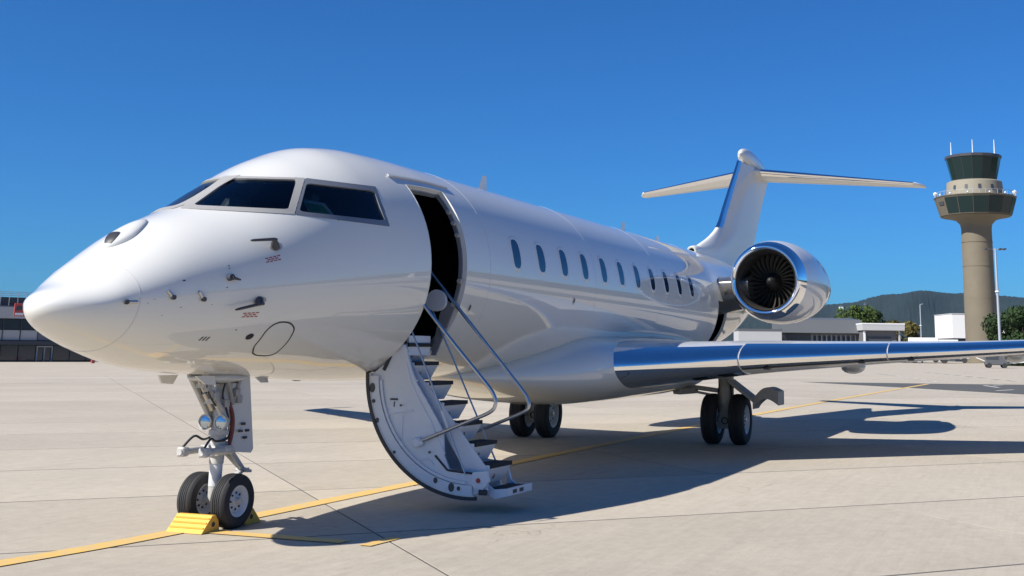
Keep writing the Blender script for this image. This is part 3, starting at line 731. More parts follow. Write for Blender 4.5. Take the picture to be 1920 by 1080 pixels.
MB().obox((.02, -.05, .82), (.40, 0, .52), .05, .05, ch=.008).obox((.02, .05, .82), (.40, 0, .52), .05, .05, ch=.008).obox((.40, 0, .52), (.02, -.05, .34), .04, .045, ch=.008).obox((.40, 0, .52), (.02, .05, .34), .04, .045, ch=.008).tube([(.40, -.07, .52), (.40, .07, .52)], .026, 10).obox((.38, 0, .52), (.50, -.03, .50), .03, .03).build('torque_link', 'gear_white', ng)
st = MB()
for y in (-.13, .13):
    st.tube([(-.06, y, .76), (-.36, y, .755)], .034, 12).lathe([(-.06, .045), (.0, .05), (.05, .03), (.05, 0)], (-.40, y, .755), (-1, 0, 0), 12).box((-.44, y-.045, .71), (-.36, y+.045, .80), .012)
st.box((-.12, -.17, .715), (.03, .17, .80), .02).build('steering_actuator', 'gear_white', ng)
MB().tube(smooth_path([(-.40, -.13, .80), (-.30, -.12, .88), (-.18, -.09, .85), (-.02, -.09, .86), (.08, -.06, .93)]), .012, 8).tube(smooth_path([(-.40, .13, .80), (-.28, .10, .90), (-.15, .09, .86), (0, .1, .88)]), .012, 8).tube(smooth_path([(.06, -.06, .80), (.09, -.05, 1.0), (.08, -.04, 1.2), (.13, -.02, 1.45)]), .014, 8).tube(smooth_path([(-.1, -.1, 1.45), (-.14, -.1, 1.3), (-.06, -.1, 1.15), (0, -.1, 1.0)]), .01, 8).tube(smooth_path([(-.44, -.1, 1.5), (-.38, -.12, 1.32), (-.25, -.11, 1.2)]), .01, 8).build('hydraulic_hose', 'hydraulic_black', ng)
MB().tube(smooth_path([(.05, -.07, .78), (.07, -.085, .95), (.06, -.08, 1.10), (.0, -.07, 1.22)]), .022, 8).build('wiring_loom', 'hose_red', ng)
for y in (-.095, .095):
    q = Vector((-.13, y, 1.03)); MB().lathe([(.09, .02), (.06, .06), (0, .078), (-.012, .080), (-.012, .068), (0, .066)], q, (1, 0, 0), 24).obox(q+Vector((.05, 0, 0)), (-.03, y*.4, 1.03), .04, .05).build('taxi_light', 'gear_white', ng)
    MB().lathe([(-.004, .067), (-.012, .05), (-.016, .02), (-.017, 0)], q, (1, 0, 0), 20).build('taxi_light_lens', 'lamp_glass', ng)
# nose gear bay: fairing lip, black slab for the bay's shade, doors
MB().prism([(-.02, -.06, 1.54), (.235, -.13, 1.54), (.38, -.13, .74), (.35, -.125, .70), (.16, -.08, .72), (.07, -.065, .80)], (.006, .022, 0)).build('gear_door', 'grey_paint', jet)
gd = bpy.data.objects['gear_door']
for u, z in ((.20, 1.0), (.16, .93), (.27, .93), (.24, .86)):
    MB().box((u-.025, -.128, z-.012), (u+.03, -.112, z+.012)).build('stencil_mark', 'dark_mark', gd, 0)
rg = []
for k in range(15):
    u = k/14; X = -.50+.80*u; a_ = .03+.19*math.sin(math.pi*u)**.6; h_ = .01+.055*math.sin(math.pi*u)**.7
    rg.append([Vector((X, a_*math.cos(2*math.pi*j/24), 1.475+h_*math.sin(2*math.pi*j/24))) for j in range(24)])
MB().loft(rg).build('gear_bay_fairing', 'grey_paint', jet, 60)
MB().box((-.30, -.10, 1.415), (.14, .10, 1.44)).build('gear_bay_shade', 'interior', jet, 0)  # solid black slab stands for the unlit hollow of the bay
bx2 = MB()
for q in (((-.42, -.10, 1.42), (-.16, -.13, 1.16)), ((-.30, .12, 1.42), (-.10, .10, 1.14)), ((-.10, -.13, 1.44), (.03, -.10, 1.22)), ((.12, -.10, 1.44), (.05, -.08, 1.20)), ((.12, .10, 1.44), (.05, .08, 1.20))): bx2.tube(q, .02, 10)
for q in ((-.28, -.12, 1.30), (-.12, -.13, 1.22), (.08, -.10, 1.32), (.12, -.1, 1.25), (-.38, -.1, 1.38)): bx2.box(Vector(q)-Vector((.035, .03, .04)), Vector(q)+Vector((.035, .03, .04)), .01)
bx2.build('retraction_linkage', 'gear_grey', ng)
for y, s_ in ((-.22, -1), (.22, 1)):
    MB().prism([(-.72, y, 1.50), (-.44, y, 1.50), (-.46, y+s_*.04, 1.41), (-.62, y+s_*.04, 1.42)], (0, .018, 0)).build('forward_gear_door', 'white_trim', jet)
# main gear
def main_gear(side):
    y0 = side*2.03
    o = MB().tube([(12.78, y0, .40), (12.78, y0, .62)], .07, 18).tube([(12.78, y0, .58), (12.78, y0, .80), (12.76, y0, 1.5)], [.135, .15, .155], 20).lathe([(0, .175), (.06, .175)], (12.78, y0, .78), (0, 0, 1), 20).build('main_gear', 'gear_grey', jet)
    MB().prism([(12.66, y0-.11, .30), (12.66, y0+.11, .30), (12.66, y0+.13, .48), (12.66, y0+.09, .66), (12.66, y0-.09, .66), (12.66, y0-.13, .48)], (.24, 0, 0)).tube([(12.78, y0-.36, .47), (12.78, y0+.36, .47)], .055, 14).build('axle_fork', 'gear_grey', o)
    MB().lathe([(0, .07), (-.03, .07), (-.03, .05), (0, .05)], (12.655, y0, .45), (1, 0, 0), 16).build('axle_cap', 'hydraulic_black', o)
    for dy in (-.275, .275): wheel((12.78, y0+dy, .478), .482, .30, .265, o, side if dy*side > 0 else -side)
    MB().tube([(12.74, y0, 1.0), (12.55, side*1.05, 1.12)], .045, 12).tube([(12.74, y0-side*.1, .9), (12.6, side*1.4, 1.0)], .025, 10).build('side_brace', 'gear_grey', o)
    MB().tube(smooth_path([(12.68, y0-side*.10, 1.2), (12.63, y0-side*.13, .9), (12.64, y0-side*.12, .6)]), .016, 8).tube(smooth_path([(12.68, y0+side*.10, 1.2), (12.62, y0+side*.14, .95), (12.66, y0+side*.12, .62)]), .014, 8).build('brake_hose', 'hydraulic_black', o)
    # outboard door: inclined arm plate and curved panel
    d = MB().obox((12.72, y0+side*.10, 1.22), (12.72, y0+side*.62, .84), .55, .055, (1, 0, 0), .01)
    d.build('gear_door_arm', 'gear_grey', o)
    prof = smooth_path([(0, y0+side*.60, .83), (0, y0+side*.66, .95), (0, y0+side*.80, 1.08), (0, y0+side*.94, 1.10), (0, y0+side*1.10, 1.03)], 4); n_ = len(prof)
    rgs = []
    for i, p in enumerate(prof):
        t_ = i/(n_-1); zl = .14+.12*t_
        rgs.append([Vector((12.46, p.y, p.z)), Vector((12.46+.55, p.y, p.z)), Vector((12.46+.55, p.y, p.z-zl)), Vector((12.46, p.y, p.z-zl))])
    MB().loft(rgs).build('gear_door_panel', 'gear_grey', o, 50)
main_gear(-1); main_gear(1)
MB().obox((12.3, -1.15, 1.00), (12.75, -1.40, 1.02), .22, .12, (0, 1, 0), .02).build('gear_bay_door', 'gear_grey', jet)

# --- airstair door
DC = Vector((0, -1.88, 1.50)); DRD = 1.357
def darc(a, r_): return (DC.y+r_*math.cos(R(a)), DC.z+r_*math.sin(R(a)))
rgs = []
for k in range(33):
    a = 360-93*k/32     # 360 deg = inboard side, sweeps below to the outboard end
    ro = [darc(a, DRD), darc(a, DRD-.05)]
    rgs.append([Vector((1.90, *ro[0])), Vector((2.755, *ro[0])), Vector((2.755, *ro[1])), Vector((1.90, *ro[1]))])
door = MB().loft(rgs).build('airstair_door', 'white_paint', jet, 40)
def arc_strip(x0, x1, r0, r1, a0, a1, name, m):
    rr = []
    for k in range(29):
        a = a0+(a1-a0)*k/28; rr.append([Vector((x0, *darc(a, r0))), Vector((x1, *darc(a, r0))), Vector((x1, *darc(a, r1))), Vector((x0, *darc(a, r1)))])
    return MB().loft(rr).build(name, m, door, 40)
arc_strip(1.886, 1.94, DRD+.004, DRD-.035, 361, 266, 'edge_seal', 'seal'); arc_strip(2.72, 2.769, DRD+.004, DRD-.035, 361, 266, 'edge_seal', 'seal')
arc_strip(1.905, 1.925, DRD-.045, DRD-.155, 358.5, 268, 'rim_flange', 'stair_white')
arc_strip(1.915, 1.93, DRD-.165, DRD-.195, 356, 272, 'rim_rib', 'stair_white')
def side_panel(x):
    outer = [darc(a, DRD-.05) for a in [359-91*k/24 for k in range(25)]]
    inner = [(-2.10, .25), (-2.08, .40), (-1.93, .43), (-1.62, .455), (-1.55, .60), (-1.53, .86), (-1.42, 1.03), (-1.30, 1.20), (-1.17, 1.38), (-1.08, 1.56), (-1.03, 1.72), (-.99, 1.82), (-.90, 1.83), (-.85, 1.76), (-.78, 1.63), (-.68, 1.56)]
    return MB().prism([(x, a, b_) for a, b_ in outer+inner], (.028, 0, 0)).build('side_panel', 'stair_white', door, 30)
sp = side_panel(1.935)
MB().prism([(2.70, *darc(a, DRD-.05)) for a in [357-88*k/24 for k in range(25)]]+[(2.70, *darc(a, DRD-.36)) for a in [270+74*k/24 for k in range(25)]], (.028, 0, 0)).build('side_panel', 'stair_white', door, 30)
# pressed ribs, fittings and marks on the visible side panel
rib = MB()
for P in ([(-1.02, 1.62), (-1.08, 1.42), (-1.22, 1.18), (-1.36, .98), (-1.42, .86), (-1.56, .62)], [(-.74, 1.02), (-.98, 1.05), (-1.14, 1.08)], [(-1.0, 1.03), (-1.0, .80), (-1.02, .70)], [(-1.12, .52), (-1.36, .56), (-1.42, .50)]):
    rib.tube([(1.937, a, b_) for a, b_ in P], .012, 8)
rib.build('panel_rib', 'stair_white', door)
for y, z, a, b_ in ((-.605, 1.33, .035, .055), (-.63, 1.18, .022, .022), (-.69, .965, .022, .03), (-.93, .62, .018, .018), (-1.47, .335, .024, .032), (-1.67, .27, .035, .048), (-1.76, .26, .02, .024), (-.99, 1.14, .015, .012), (-1.38, .635, .014, .014)):
    MB().prism([(1.897, y+a*math.cos(2*math.pi*k/12), z+b_*math.sin(2*math.pi*k/12)) for k in range(12)], (.012, 0, 0)).build('latch_fitting', 'dark_metal', door)
MB().box((1.926, -.93, 1.195), (1.936, -.835, 1.215)).box((1.926, -.89, 1.12), (1.936, -.882, 1.18)).build('stencil_mark', 'dark_mark', door, 0)
MB().tube([(1.93, -1.44, .60), (1.93, -1.60, .45), (1.93, -1.63, .445), (1.93, -1.92, .425)], .012, 8).build('panel_gasket', 'seal', door)
MB().prism([(1.90, y, z) for y, z in ((-1.93, .44), (-2.10, .46), (-2.13, .35), (-2.06, .26), (-1.95, .27), (-1.90, .34))], (.04, 0, 0)).build('latch_bracket', 'stair_white', door)
MB().lathe([(0, .028), (-.012, .024), (-.012, 0)], (1.90, -2.0, .355), (1, 0, 0), 14).build('latch_pin', 'red_mark', door)
MB().box((1.905, -2.10, .20), (1.95, -2.0, .26), .01).build('foot_pad', 'seal', door)
SY = [(-.995, 1.835), (-1.10, 1.62), (-1.30, 1.397), (-1.503, 1.175), (-1.705, .951), (-1.900, .732), (-2.100, .505)]
X0, X1 = 2.07, 2.62
SY = [(y+.03, z) for y, z in SY]
for k, (y, z) in enumerate(SY):
    b = MB().prism([(X0, a+y, b_+z) for a, b_ in ((0, 0), (.23, 0), (.23, -.03), (.13, -.20), (.105, -.205), (.012, -.05))], (X1-X0, 0, 0))
    o = b.build('step', 'stair_white', door, 30)
    MB().box((X0-.004, y-.008, z-.034), (X1+.004, y+.012, z+.010)).box((X0+.01, y+.012, z+.001), (X1-.01, y+.21, z+.010)).build('tread', 'tread', door, 0)
    mk_ = MB(); nn = Vector((0, -.82, -.30))
    for u, v, ww, hh in ((.13, .55, .07, .012), (.15, .68, .05, .012), (.14, .42, .03, .010)):
        c_ = Vector((X0+u+.04, y+.012+.093*v-.004, z-.05-.155*v)); mk_.obox(c_, c_+Vector((ww, 0, 0)), .004, hh)
    mk_.build('stencil_mark', 'dark_mark', door, 0)
# connecting cheeks between the steps and the side panel
MB().prism([(X0-.012, a, b_) for a, b_ in [(-.93, 1.80), (-1.03, 1.60), (-1.23, 1.37), (-1.44, 1.15), (-1.64, .92), (-1.83, .70), (-2.03, .47), (-2.04, .30), (-1.75, .44), (-1.56, .72), (-1.32, 1.10), (-1.05, 1.5), (-.88, 1.76)]], (.012, 0, 0)).build('stringer', 'stair_white', door)
# fold-out bottom step
b = MB().prism([(X0-.05, a, b_) for a, b_ in ((-2.02, .42), (-2.06, .30), (-2.13, .255), (-2.30, .27), (-2.30, .19), (-2.15, .155), (-2.00, .24))], (.035, 0, 0)).prism([(X1+.02, a, b_) for a, b_ in ((-2.02, .42), (-2.06, .30), (-2.13, .255), (-2.30, .27), (-2.30, .19), (-2.15, .155), (-2.00, .24))], (.035, 0, 0)).box((X0-.05, -2.315, .19), (X1+.055, -2.295, .275), .004)
b.build('bottom_step', 'stair_white', door, 30)
MB().box((X0-.01, -2.294, .235), (X1+.015, -2.04, .26)).build('tread', 'tread', door, 0)
for u in (.07, .25): MB().box((X0+u, -2.321, .212), (X0+u+.10, -2.314, .252)).build('step_slot', 'dark_mark', door, 0)
def rail(x, pts, r_, nm, m): return MB().tube(smooth_path([(x, a, b_) for a, b_ in pts], 5), r_, 12).build(nm, m, door, 60)
rail(1.905, [(-.98, 2.56), (-1.195, 2.32), (-1.65, 1.83), (-2.06, 1.405), (-2.165, 1.27), (-2.18, 1.17), (-2.10, 1.085), (-1.80, .965), (-1.25, .744)], .021, 'handrail', 'steel')
rail(2.70, [(-.62, 2.985), (-.854, 2.73), (-1.5, 2.02), (-2.12, 1.345), (-2.22, 1.21), (-2.235, 1.12), (-2.15, 1.05), (-1.8, .91), (-1.3, .72)], .021, 'handrail', 'steel')
MB().lathe([(-.02, .055), (.02, .06), (.04, .04), (.04, 0)], (1.915, -1.22, .735), (-1, 0, 0), 16).box((1.88, -1.30, .70), (1.94, -1.20, .77), .015).build('rail_bracket', 'stair_white', door)
MB().tube([(1.925, -.90, 2.36), (1.925, -1.83, .41)], .0105, 10).build('support_strut', 'steel', door)
MB().tube([(1.925, -1.505, 1.09), (1.925, -1.60, .89)], .016, 10).build('strut_sleeve', 'white_trim', door)
MB().tube([(2.66, -.88, 2.36), (2.66, -1.87, .46)], .0105, 10).build('support_strut', 'steel', door)
MB().obox((1.93, -.86, 1.79), (1.93, -.73, 1.53), .03, .04, (1, 0, 0), .006).build('hinge_arm', 'seal', door)

# ------------------------------------------------------------------ wheel chocks
def chock(name, label, x0, sgn, y0, y1):
    o = thing(name, label, 'wheel chock', (x0, (y0+y1)/2, 0), 0, 'wheel chocks at the nose gear')
    h = (y1-y0)/2; P = [(0, .0), (sgn*.27, .0), (sgn*.245, .10), (sgn*.20, .155), (sgn*.15, .155)]
    MB().prism([(a, -h, b_+.004) for a, b_ in P], (0, 2*h, 0)).build('body', 'chock_yellow', o, 0)
    for t in (.28, .55, .8):
        a = Vector((sgn*.15*t, 0, .155*t)); MB().obox(a+Vector((-sgn*.004, -h+.01, .008)), a+Vector((-sgn*.004, h-.01, .008)), .012, .010, (0, 0, 1)).build('grip_rib', 'chock_yellow', o, 0)
    for s_ in (-1, 1): MB().tube([(sgn*.17, s_*(h-.002), .075), (sgn*.17, s_*(h+.003), .075)], .025, 12).build('rope_hole', 'hydraulic_black', o)
    return o
chock('wheel_chock', 'yellow wedge chock in front of the nose wheels, its ribbed slope in the sun', -.47, 1, -.22, .20)
chock('wheel_chock', 'yellow wedge chock tucked behind the nose wheels, mostly hidden by the tyre', .47, -1, -.22, .20)

# ------------------------------------------------------------------ hills
def ridge(az):
    """skyline elevation (m per m of distance) by azimuth in degrees from +X towards +Y"""
    k = [(-180, .030), (-140, .045), (-110, .034), (-80, .040), (-50, .036), (-30, .044), (-12, .040), (-4, .043), (.7, .0430), (3.5, .0462), (5.4, .0480), (7.3, .0412), (9.3, .0375), (12, .041), (17, .036), (25, .030), (40, .026), (70, .024), (110, .030), (150, .036), (180, .030)]
    return pchip([a for a, _ in k], [b for _, b in k])(az)
random.seed(3)
AZ = [-180+.9*i for i in range(194)]+[-5.4+.055*i for i in range(400)]+[16.6+1.0*i for i in range(163)]
NA, NR = len(AZ), 46; hv = []; hf = []; ph = [random.uniform(0, 6.28) for _ in range(8)]
for az in AZ:
    e = ridge(az); fine = -5.5 < az < 16.7
    for j in range(NR):
        u = j/(NR-1); r_ = 2300+3200*u; pk = math.sin(math.pi*min(1, u/.56)*.5)**1.5 if u < .56 else math.cos(math.pi*(u-.56)/.88)
        spur = .10*math.sin(R(az)*31+ph[0]+u*6)*(1-u)+.09*math.sin(R(az)*67+ph[1]-u*9)*(1-abs(u-.4))+.05*math.sin(R(az)*140+ph[2]+u*14)
        z = (2300+3200*.56)*e*pk*(1+spur*(1-pk**6)+.012*math.sin(R(az)*190+ph[3]))+random.uniform(-2.2, 2.2)*min(1, pk*3)
        hv.append((r_*math.cos(R(az)), r_*math.sin(R(az)), max(-.5, z)-(2 if j == 0 else 0)))
for i in range(NA):
    for j in range(NR-1):
        a = i*NR+j; b = ((i+1) % NA)*NR+j; hf.append((a, b, b+1, a+1))
struct(mk('hills', hv, hf, 'forest', None, 180))
# ------------------------------------------------------------------ background buildings
def house(x, y, d, wd, ht, label, i):
    p = at(x, y, d); o = thing('farmhouse', label, 'house', (p.x, p.y, p.z-ht), R(20), 'houses on the hill')
    MB().box((-wd/2, -wd/2, -3), (wd/2, wd/2, ht*.62)).build('wall', 'wall_white', o, 0)
    MB().prism([(-wd*.58, -wd*.6, ht*.6), (-wd*.58, wd*.6, ht*.6), (-wd*.58, 0, ht)], (wd*1.16, 0, 0)).build('roof', 'sign_red' if i == 2 else 'roof_grey', o, 0)
for i, (x, y, l_) in enumerate([(1577, 572, 'white farmhouse low on the wooded slope behind the jet engine'), (1622, 567, 'tall white house standing on the wooded ridge'), (1638, 568, 'small white house with red roof on the wooded ridge')]):
    house(x, y, 3300, (11, 8, 7)[i], (9, 13, 9)[i], l_, i)
def tree(x, y_top, d, hgt, rad, leaf, label, nleaf=2600, seed=1, lf=.34):
    rnd = random.Random(seed); p = at(x, y_top, d); base = Vector((p.x, p.y, 0)); H = p.z
    o = thing('leafy_tree', label, 'tree', base, rnd.uniform(0, 6), 'trees beyond the apron')
    tr = MB(); tr.tube([(0, 0, -.1), (.1, .05, H*.25), (0, .1, H*.55), (.1, 0, H*.8)], [.32, .25, .17, .06], 8)
    for k in range(7):
        a = rnd.uniform(0, 6.28); z0 = H*rnd.uniform(.3, .6); tr.tube([(0, 0, z0), (math.cos(a)*rad*.4, math.sin(a)*rad*.4, z0+H*.14), (math.cos(a)*rad*.75, math.sin(a)*rad*.75, z0+H*.22)], [.12, .08, .03], 6)
    tr.build('trunk', 'bark', o)
    cl = [(Vector((rnd.gauss(0, .42)*rad, rnd.gauss(0, .42)*rad, H-hgt*rnd.uniform(.12, .92)*1.0)), rnd.uniform(.24, .42)*rad) for _ in range(26)]
    cl.append((Vector((0, 0, H-rad*.33)), rad*.33)); b = MB()
    for k in range(nleaf):
        c, r_ = rnd.choice(cl); dv = Vector((rnd.gauss(0, 1), rnd.gauss(0, 1), rnd.gauss(0, 1))).normalized()*r_*rnd.uniform(.55, 1.05); q = c+dv
        if q.z > H: q.z = H-rnd.uniform(0, .5)
        n_ = (dv.normalized()+Vector((rnd.gauss(0, .5), rnd.gauss(0, .5), rnd.gauss(0, .5)))).normalized(); a = n_.orthogonal().normalized(); c2 = n_.cross(a); s_ = lf*rnd.uniform(.6, 1.3)
        b.add([q+a*s_, q+c2*s_*.6, q-a*s_, q-c2*s_*.6], [(0, 1, 2, 3)])
    b.build('crown', leaf, o, 0); return o
tree(1606, 572, 260, 7.5, 4.2, 'leaf_green', 'green tree rising behind the long grey-roofed hall', seed=2)
tree(1632, 583, 262, 6.0, 3.0, 'leaf_dark', 'darker rounded tree beside the green tree behind the hall', 1800, seed=3)
tree(1676, 600, 255, 4.5, 2.6, 'leaf_olive', 'low olive shrub-like tree behind the flat-roofed canopy building', 1200, seed=4)
tree(1706, 601, 215, 6.5, 2.4, 'leaf_olive', 'loose olive tree beside the end of the canopy building', 1600, seed=5)
tree(1912, 573, 170, 8.5, 4.0, 'leaf_dark', 'dense dark tree growing at the foot of the tall lamp mast', 12000, seed=6, lf=.27)
tree(1893, 590, 176, 6.5, 2.6, 'leaf_dark', 'smaller dark tree between the lamp mast and the dense dark tree', 5000, seed=8, lf=.25)

def oriented(name, label, cat, a, b, group=None):
    """an Empty at ground point a whose local +X runs towards ground point b; -Y local faces the camera"""
    d = (b-a); rz = math.atan2(d.y, d.x); o = thing(name, label, cat, (a.x, a.y, 0), rz, group); return o, d.length
# terminal on the left
A, B = ground(-420, 678), ground(330, 678); A.z = B.z = 0
tb, L = oriented('terminal_building', 'two-storey airport terminal with dark glazing, pale fascia and a railed roof', 'building', A, B)
MB().box((0, .35, 0), (L, 16, 5.3)).build('wall', 'dark_panel', tb, 0)
MB().box((-.1, -.45, 4.12), (L+.1, .34, 5.22)).build('fascia', 'wall_light', tb, 0)
MB().box((-.1, -.3, 1.60), (L+.1, .34, 1.98)).build('sill_band', 'dark_panel', tb, 0)
MB().box((-.2, .0, 5.225), (L+.2, 15, 5.36)).build('roof', 'roof_grey', tb, 0)
MB().box((-.1, 1.2, 5.365), (L, 1.5, 6.2)).build('plant_screen', 'dark_panel', tb, 0)
bay = 1.63; nb = int(L/bay)
for k in range(nb):
    x0 = k*bay+.04; MB().box((x0, .10, 3.05), (x0+bay-.08, .16, 4.05)).build('window_pane', 'far_glass', tb, 0)
    MB().box((x0, .08, 2.05), (x0+bay-.08, .16, 3.0)).build('window_blind', 'interior_grey' if k % 5 == 3 else 'wall_light', tb, 0)
    MB().box((x0, .2, .12), (x0+bay-.08, .26, 1.55)).build('glazing_panel', 'far_glass', tb, 0)
    MB().box((x0-.07, .0, 2.0), (x0-.01, .17, 4.10)).build('mullion', 'dark_metal', tb, 0)
    if k % 4 == 1:
        MB().box((x0, .02, 0), (x0+.09, .19, 1.5)).box((x0+.70, .02, 0), (x0+.78, .19, 1.5)).box((x0+1.42, .02, 0), (x0+1.51, .19, 1.5)).box((x0+.10, .02, 1.40), (x0+.69, .19, 1.5)).box((x0+.79, .02, 1.40), (x0+1.41, .19, 1.5)).build('door_frame', 'wall_light', tb, 0)
rl = MB()
for z in (6.32, 6.5, 6.66): rl.box((0, .6, z), (L, .64, z+.045))
rl.build('roof_rail', 'galvanised', tb, 0)
for k in range(int(L/.8)): MB().box((k*.8, .65, 5.37), (k*.8+.05, .70, 6.72)).build('rail_post', 'galvanised', tb, 0)
p = at(37, 582, 106.5); sg = thing('red_sign', 'red and white sign board on the pale terminal fascia', 'sign', (p.x, p.y, 4.15), tb.rotation_euler.z)
MB().box((-.5, -.12, 0), (.5, 0, 1.15), .02).build('board', 'sign_red', sg, 0); MB().box((-.42, -.135, .08), (.30, -.125, .30)).build('stripe', 'wall_white', sg, 0); MB().prism([(-.42, -.135, .5), (.15, -.135, .55), (.3, -.135, .95), (-.3, -.135, .9)], (0, .01, 0)).build('emblem', 'dark_panel', sg, 0)
p = ground(186, 681); br = thing('apron_barrier', 'low red-tipped barrier lying on the apron before the terminal', 'barrier', (p.x, p.y, 0), tb.rotation_euler.z)
MB().box((-.75, -.12, .0), (-.45, .12, .34), .03).build('end_block', 'sign_red', br, 0); MB().box((-.44, -.08, .1), (.8, .08, .22), .02).build('beam', 'wall_white', br, 0); MB().box((.3, -.1, 0), (.9, .1, .10), .02).build('foot', 'dark_panel', br, 0)

# hall with the sloped metal roof, canopy building, low block
def pt0(x, y, d):
    q = at(x, y, d); return Vector((q.x, q.y, 0))
def zat(x, y, q):
    """height where the pixel ray passes over ground point q"""
    r_ = ray(x, y); t = ((q.x-CAM.x)*r_.x+(q.y-CAM.y)*r_.y)/(r_.x**2+r_.y**2); return CAM.z+r_.z*t
A, B = pt0(1470, 640, 200), pt0(1618, 640, 200)
hb, L = oriented('airport_hall', 'long hall with deep grey sloped roof edge and a row of narrow windows', 'building', A, B)
zt_, zr = zat(1618, 600, B), zat(1618, 625, B)
MB().box((0, .9, 0), (L, 12, zr)).build('wall', 'wall_grey', hb, 0)
MB().prism([(-.4, -.3, zr), (-.4, .1, zr-.1), (-.4, 12.5, zr), (-.4, 11, zt_+.6), (-.4, 1.2, zt_)], (L+.5, 0, 0)).build('roof', 'roof_grey', hb, 0)
MB().box((.6, .8, 0), (4.6, .89, zr-.15)).build('gate_opening', 'dark_panel', hb, 0)
for k in range(9): MB().box((5.2+k*.82, .78, 2.3), (5.62+k*.82, .88, zr-.55)).build('window', 'far_glass', hb, 0)
for k in range(10): MB().box((4.85+k*.82, .74, .2), (4.97+k*.82, .88, zr-.3)).build('pilaster', 'wall_light', hb, 0)
A, B = pt0(1619.5, 640, 196), pt0(1693, 640, 196)
cb, L = oriented('canopy_building', 'small flat-roofed building with pale roof slab and corner column', 'building', A, B)
z1, z2 = zat(1693, 609, B), zat(1693, 620, B)
MB().box((.1, .6, 0), (L*.86, 9, z2)).build('wall', 'wall_grey', cb, 0); MB().box((-.2, -.4, z2+.01), (L+.3, 9.5, z1)).build('roof', 'wall_light', cb, 0)
MB().box((-.25, -.45, z1+.005), (L+.35, 9.6, z1+.22)).build('roof_edge', 'wall_white', cb, 0)
MB().box((.8, .5, 0), (L*.72, .59, z2-1.05)).build('opening', 'dark_panel', cb, 0)
MB().box((L*.90, .1, 0), (L*.94, .4, z2)).build('column', 'wall_light', cb, 0); MB().box((.05, .1, 0), (.35, .4, z2-.1)).build('column', 'wall_white', cb, 0)
A, B = pt0(1385, 640, 195), pt0(1466, 640, 195)
lb, L = oriented('low_block', 'plain pale grey low block under the jet tail', 'building', A, B)
MB().box((0, 0, 0), (L, 8, zat(1440, 620, B))).build('wall', 'wall_light', lb, 0); MB().box((-.1, -.1, zat(1440, 620, B)+.005), (L+.1, 8.1, zat(1440, 618, B)+.1)).build('parapet', 'roof_grey', lb, 0)
# white block behind the tower
A, B = pt0(1787, 640, 236), pt0(1897, 640, 236)
wb, L = oriented('white_block', 'windowless white block raised on a dark glazed base behind the tower', 'building', A, B)
z1, z2 = zat(1787, 589, A), zat(1787, 634, A)
MB().box((.5, .6, 0), (L-.5, 12, z2)).build('base', 'far_glass', wb, 0); MB().box((0, 0, z2+.005), (L, 13, z1)).build('wall', 'wall_white', wb, 0)
MB().box((-.08, -.08, z1+.005), (L+.08, 13.1, z1+.18)).build('coping', 'wall_light', wb, 0)
# trucks beyond the wing
def truck(x, d, label, s_, rz):
    p = pt0(x, 640, d); o = thing('box_truck', label, 'truck', (p.x, p.y, 0), rz, 'trucks parked beyond the apron')
    MB().box((-2.6, -1.2, .95), (2.2, 1.2, 3.95*s_), .06).build('cargo_box', 'wall_white', o, 0); MB().box((2.3, -1.1, .6), (4.0, 1.1, 2.9*s_), .12).build('cab', 'wall_light', o, 0)
    MB().box((3.2, -1.11, 1.8*s_), (4.02, 1.11, 2.6*s_), .05).build('windscreen', 'far_glass', o, 0); MB().box((-2.5, -1.0, .55), (2.3, 1.0, .94)).build('chassis', 'dark_panel', o, 0)
    for a in (-1.7, 3.1):
        for b_ in (-1.02, 1.02): MB().lathe([(-.14, 0), (-.14, .48), (.14, .48), (.14, 0)], (a, b_, .48), (0, 1, 0), 16).build('wheel', 'tyre_grey', o)
truck(1733, 196, 'white box truck with tall cargo body near the thin mast', 1.05, R(-82)); truck(1772, 205, 'white box truck with lower body nearer the control tower', 1.0, R(-86))
# light masts
def mast(x, y_top, d, label, arm, rr):
    p = at(x, y_top, d); r_ = ray(x, y_top); base = Vector((p.x, p.y, 0)); H = p.z
    o = thing('light_mast', label, 'light mast', base, R(-70), 'apron light masts')
    MB().tube([(0, 0, -.05), (0, 0, H*.5), (0, 0, H)], [rr, rr*.85, rr*.6], 12).build('pole', 'galvanised', o)
    MB().lathe([(0, rr*1.5), (.16, rr*1.5), (.16, rr*.8)], (0, 0, H*.63), (0, 0, 1), 12).build('collar', 'wall_white', o)
    if arm:
        MB().box((-arm, -.04, H-.12), (arm, .04, H-.04)).build('crossarm', 'galvanised', o, 0)
        for s_ in (-1, -.55, .55, 1): MB().obox((s_*arm, -.28, H-.02), (s_*arm, .28, H-.12), .42, .14, (1, 0, 0), .03).build('lamp_head', 'dark_metal', o, 0)
    else: MB().obox((0, 0, H), (.5, 0, H+.12), .2, .1, (0, 1, 0)).build('lamp_head', 'galvanised', o, 0); MB().box((-.9, -.03, H*.28), (0, .03, H*.28+.1)).build('arm', 'galvanised', o, 0)
mast(1866, 466, 150, 'tall floodlight mast with twin lamp heads in front of the control tower', 1.15, .19); mast(1725, 571, 205, 'thin lamp mast standing alone against the wooded hill', 0, .14)
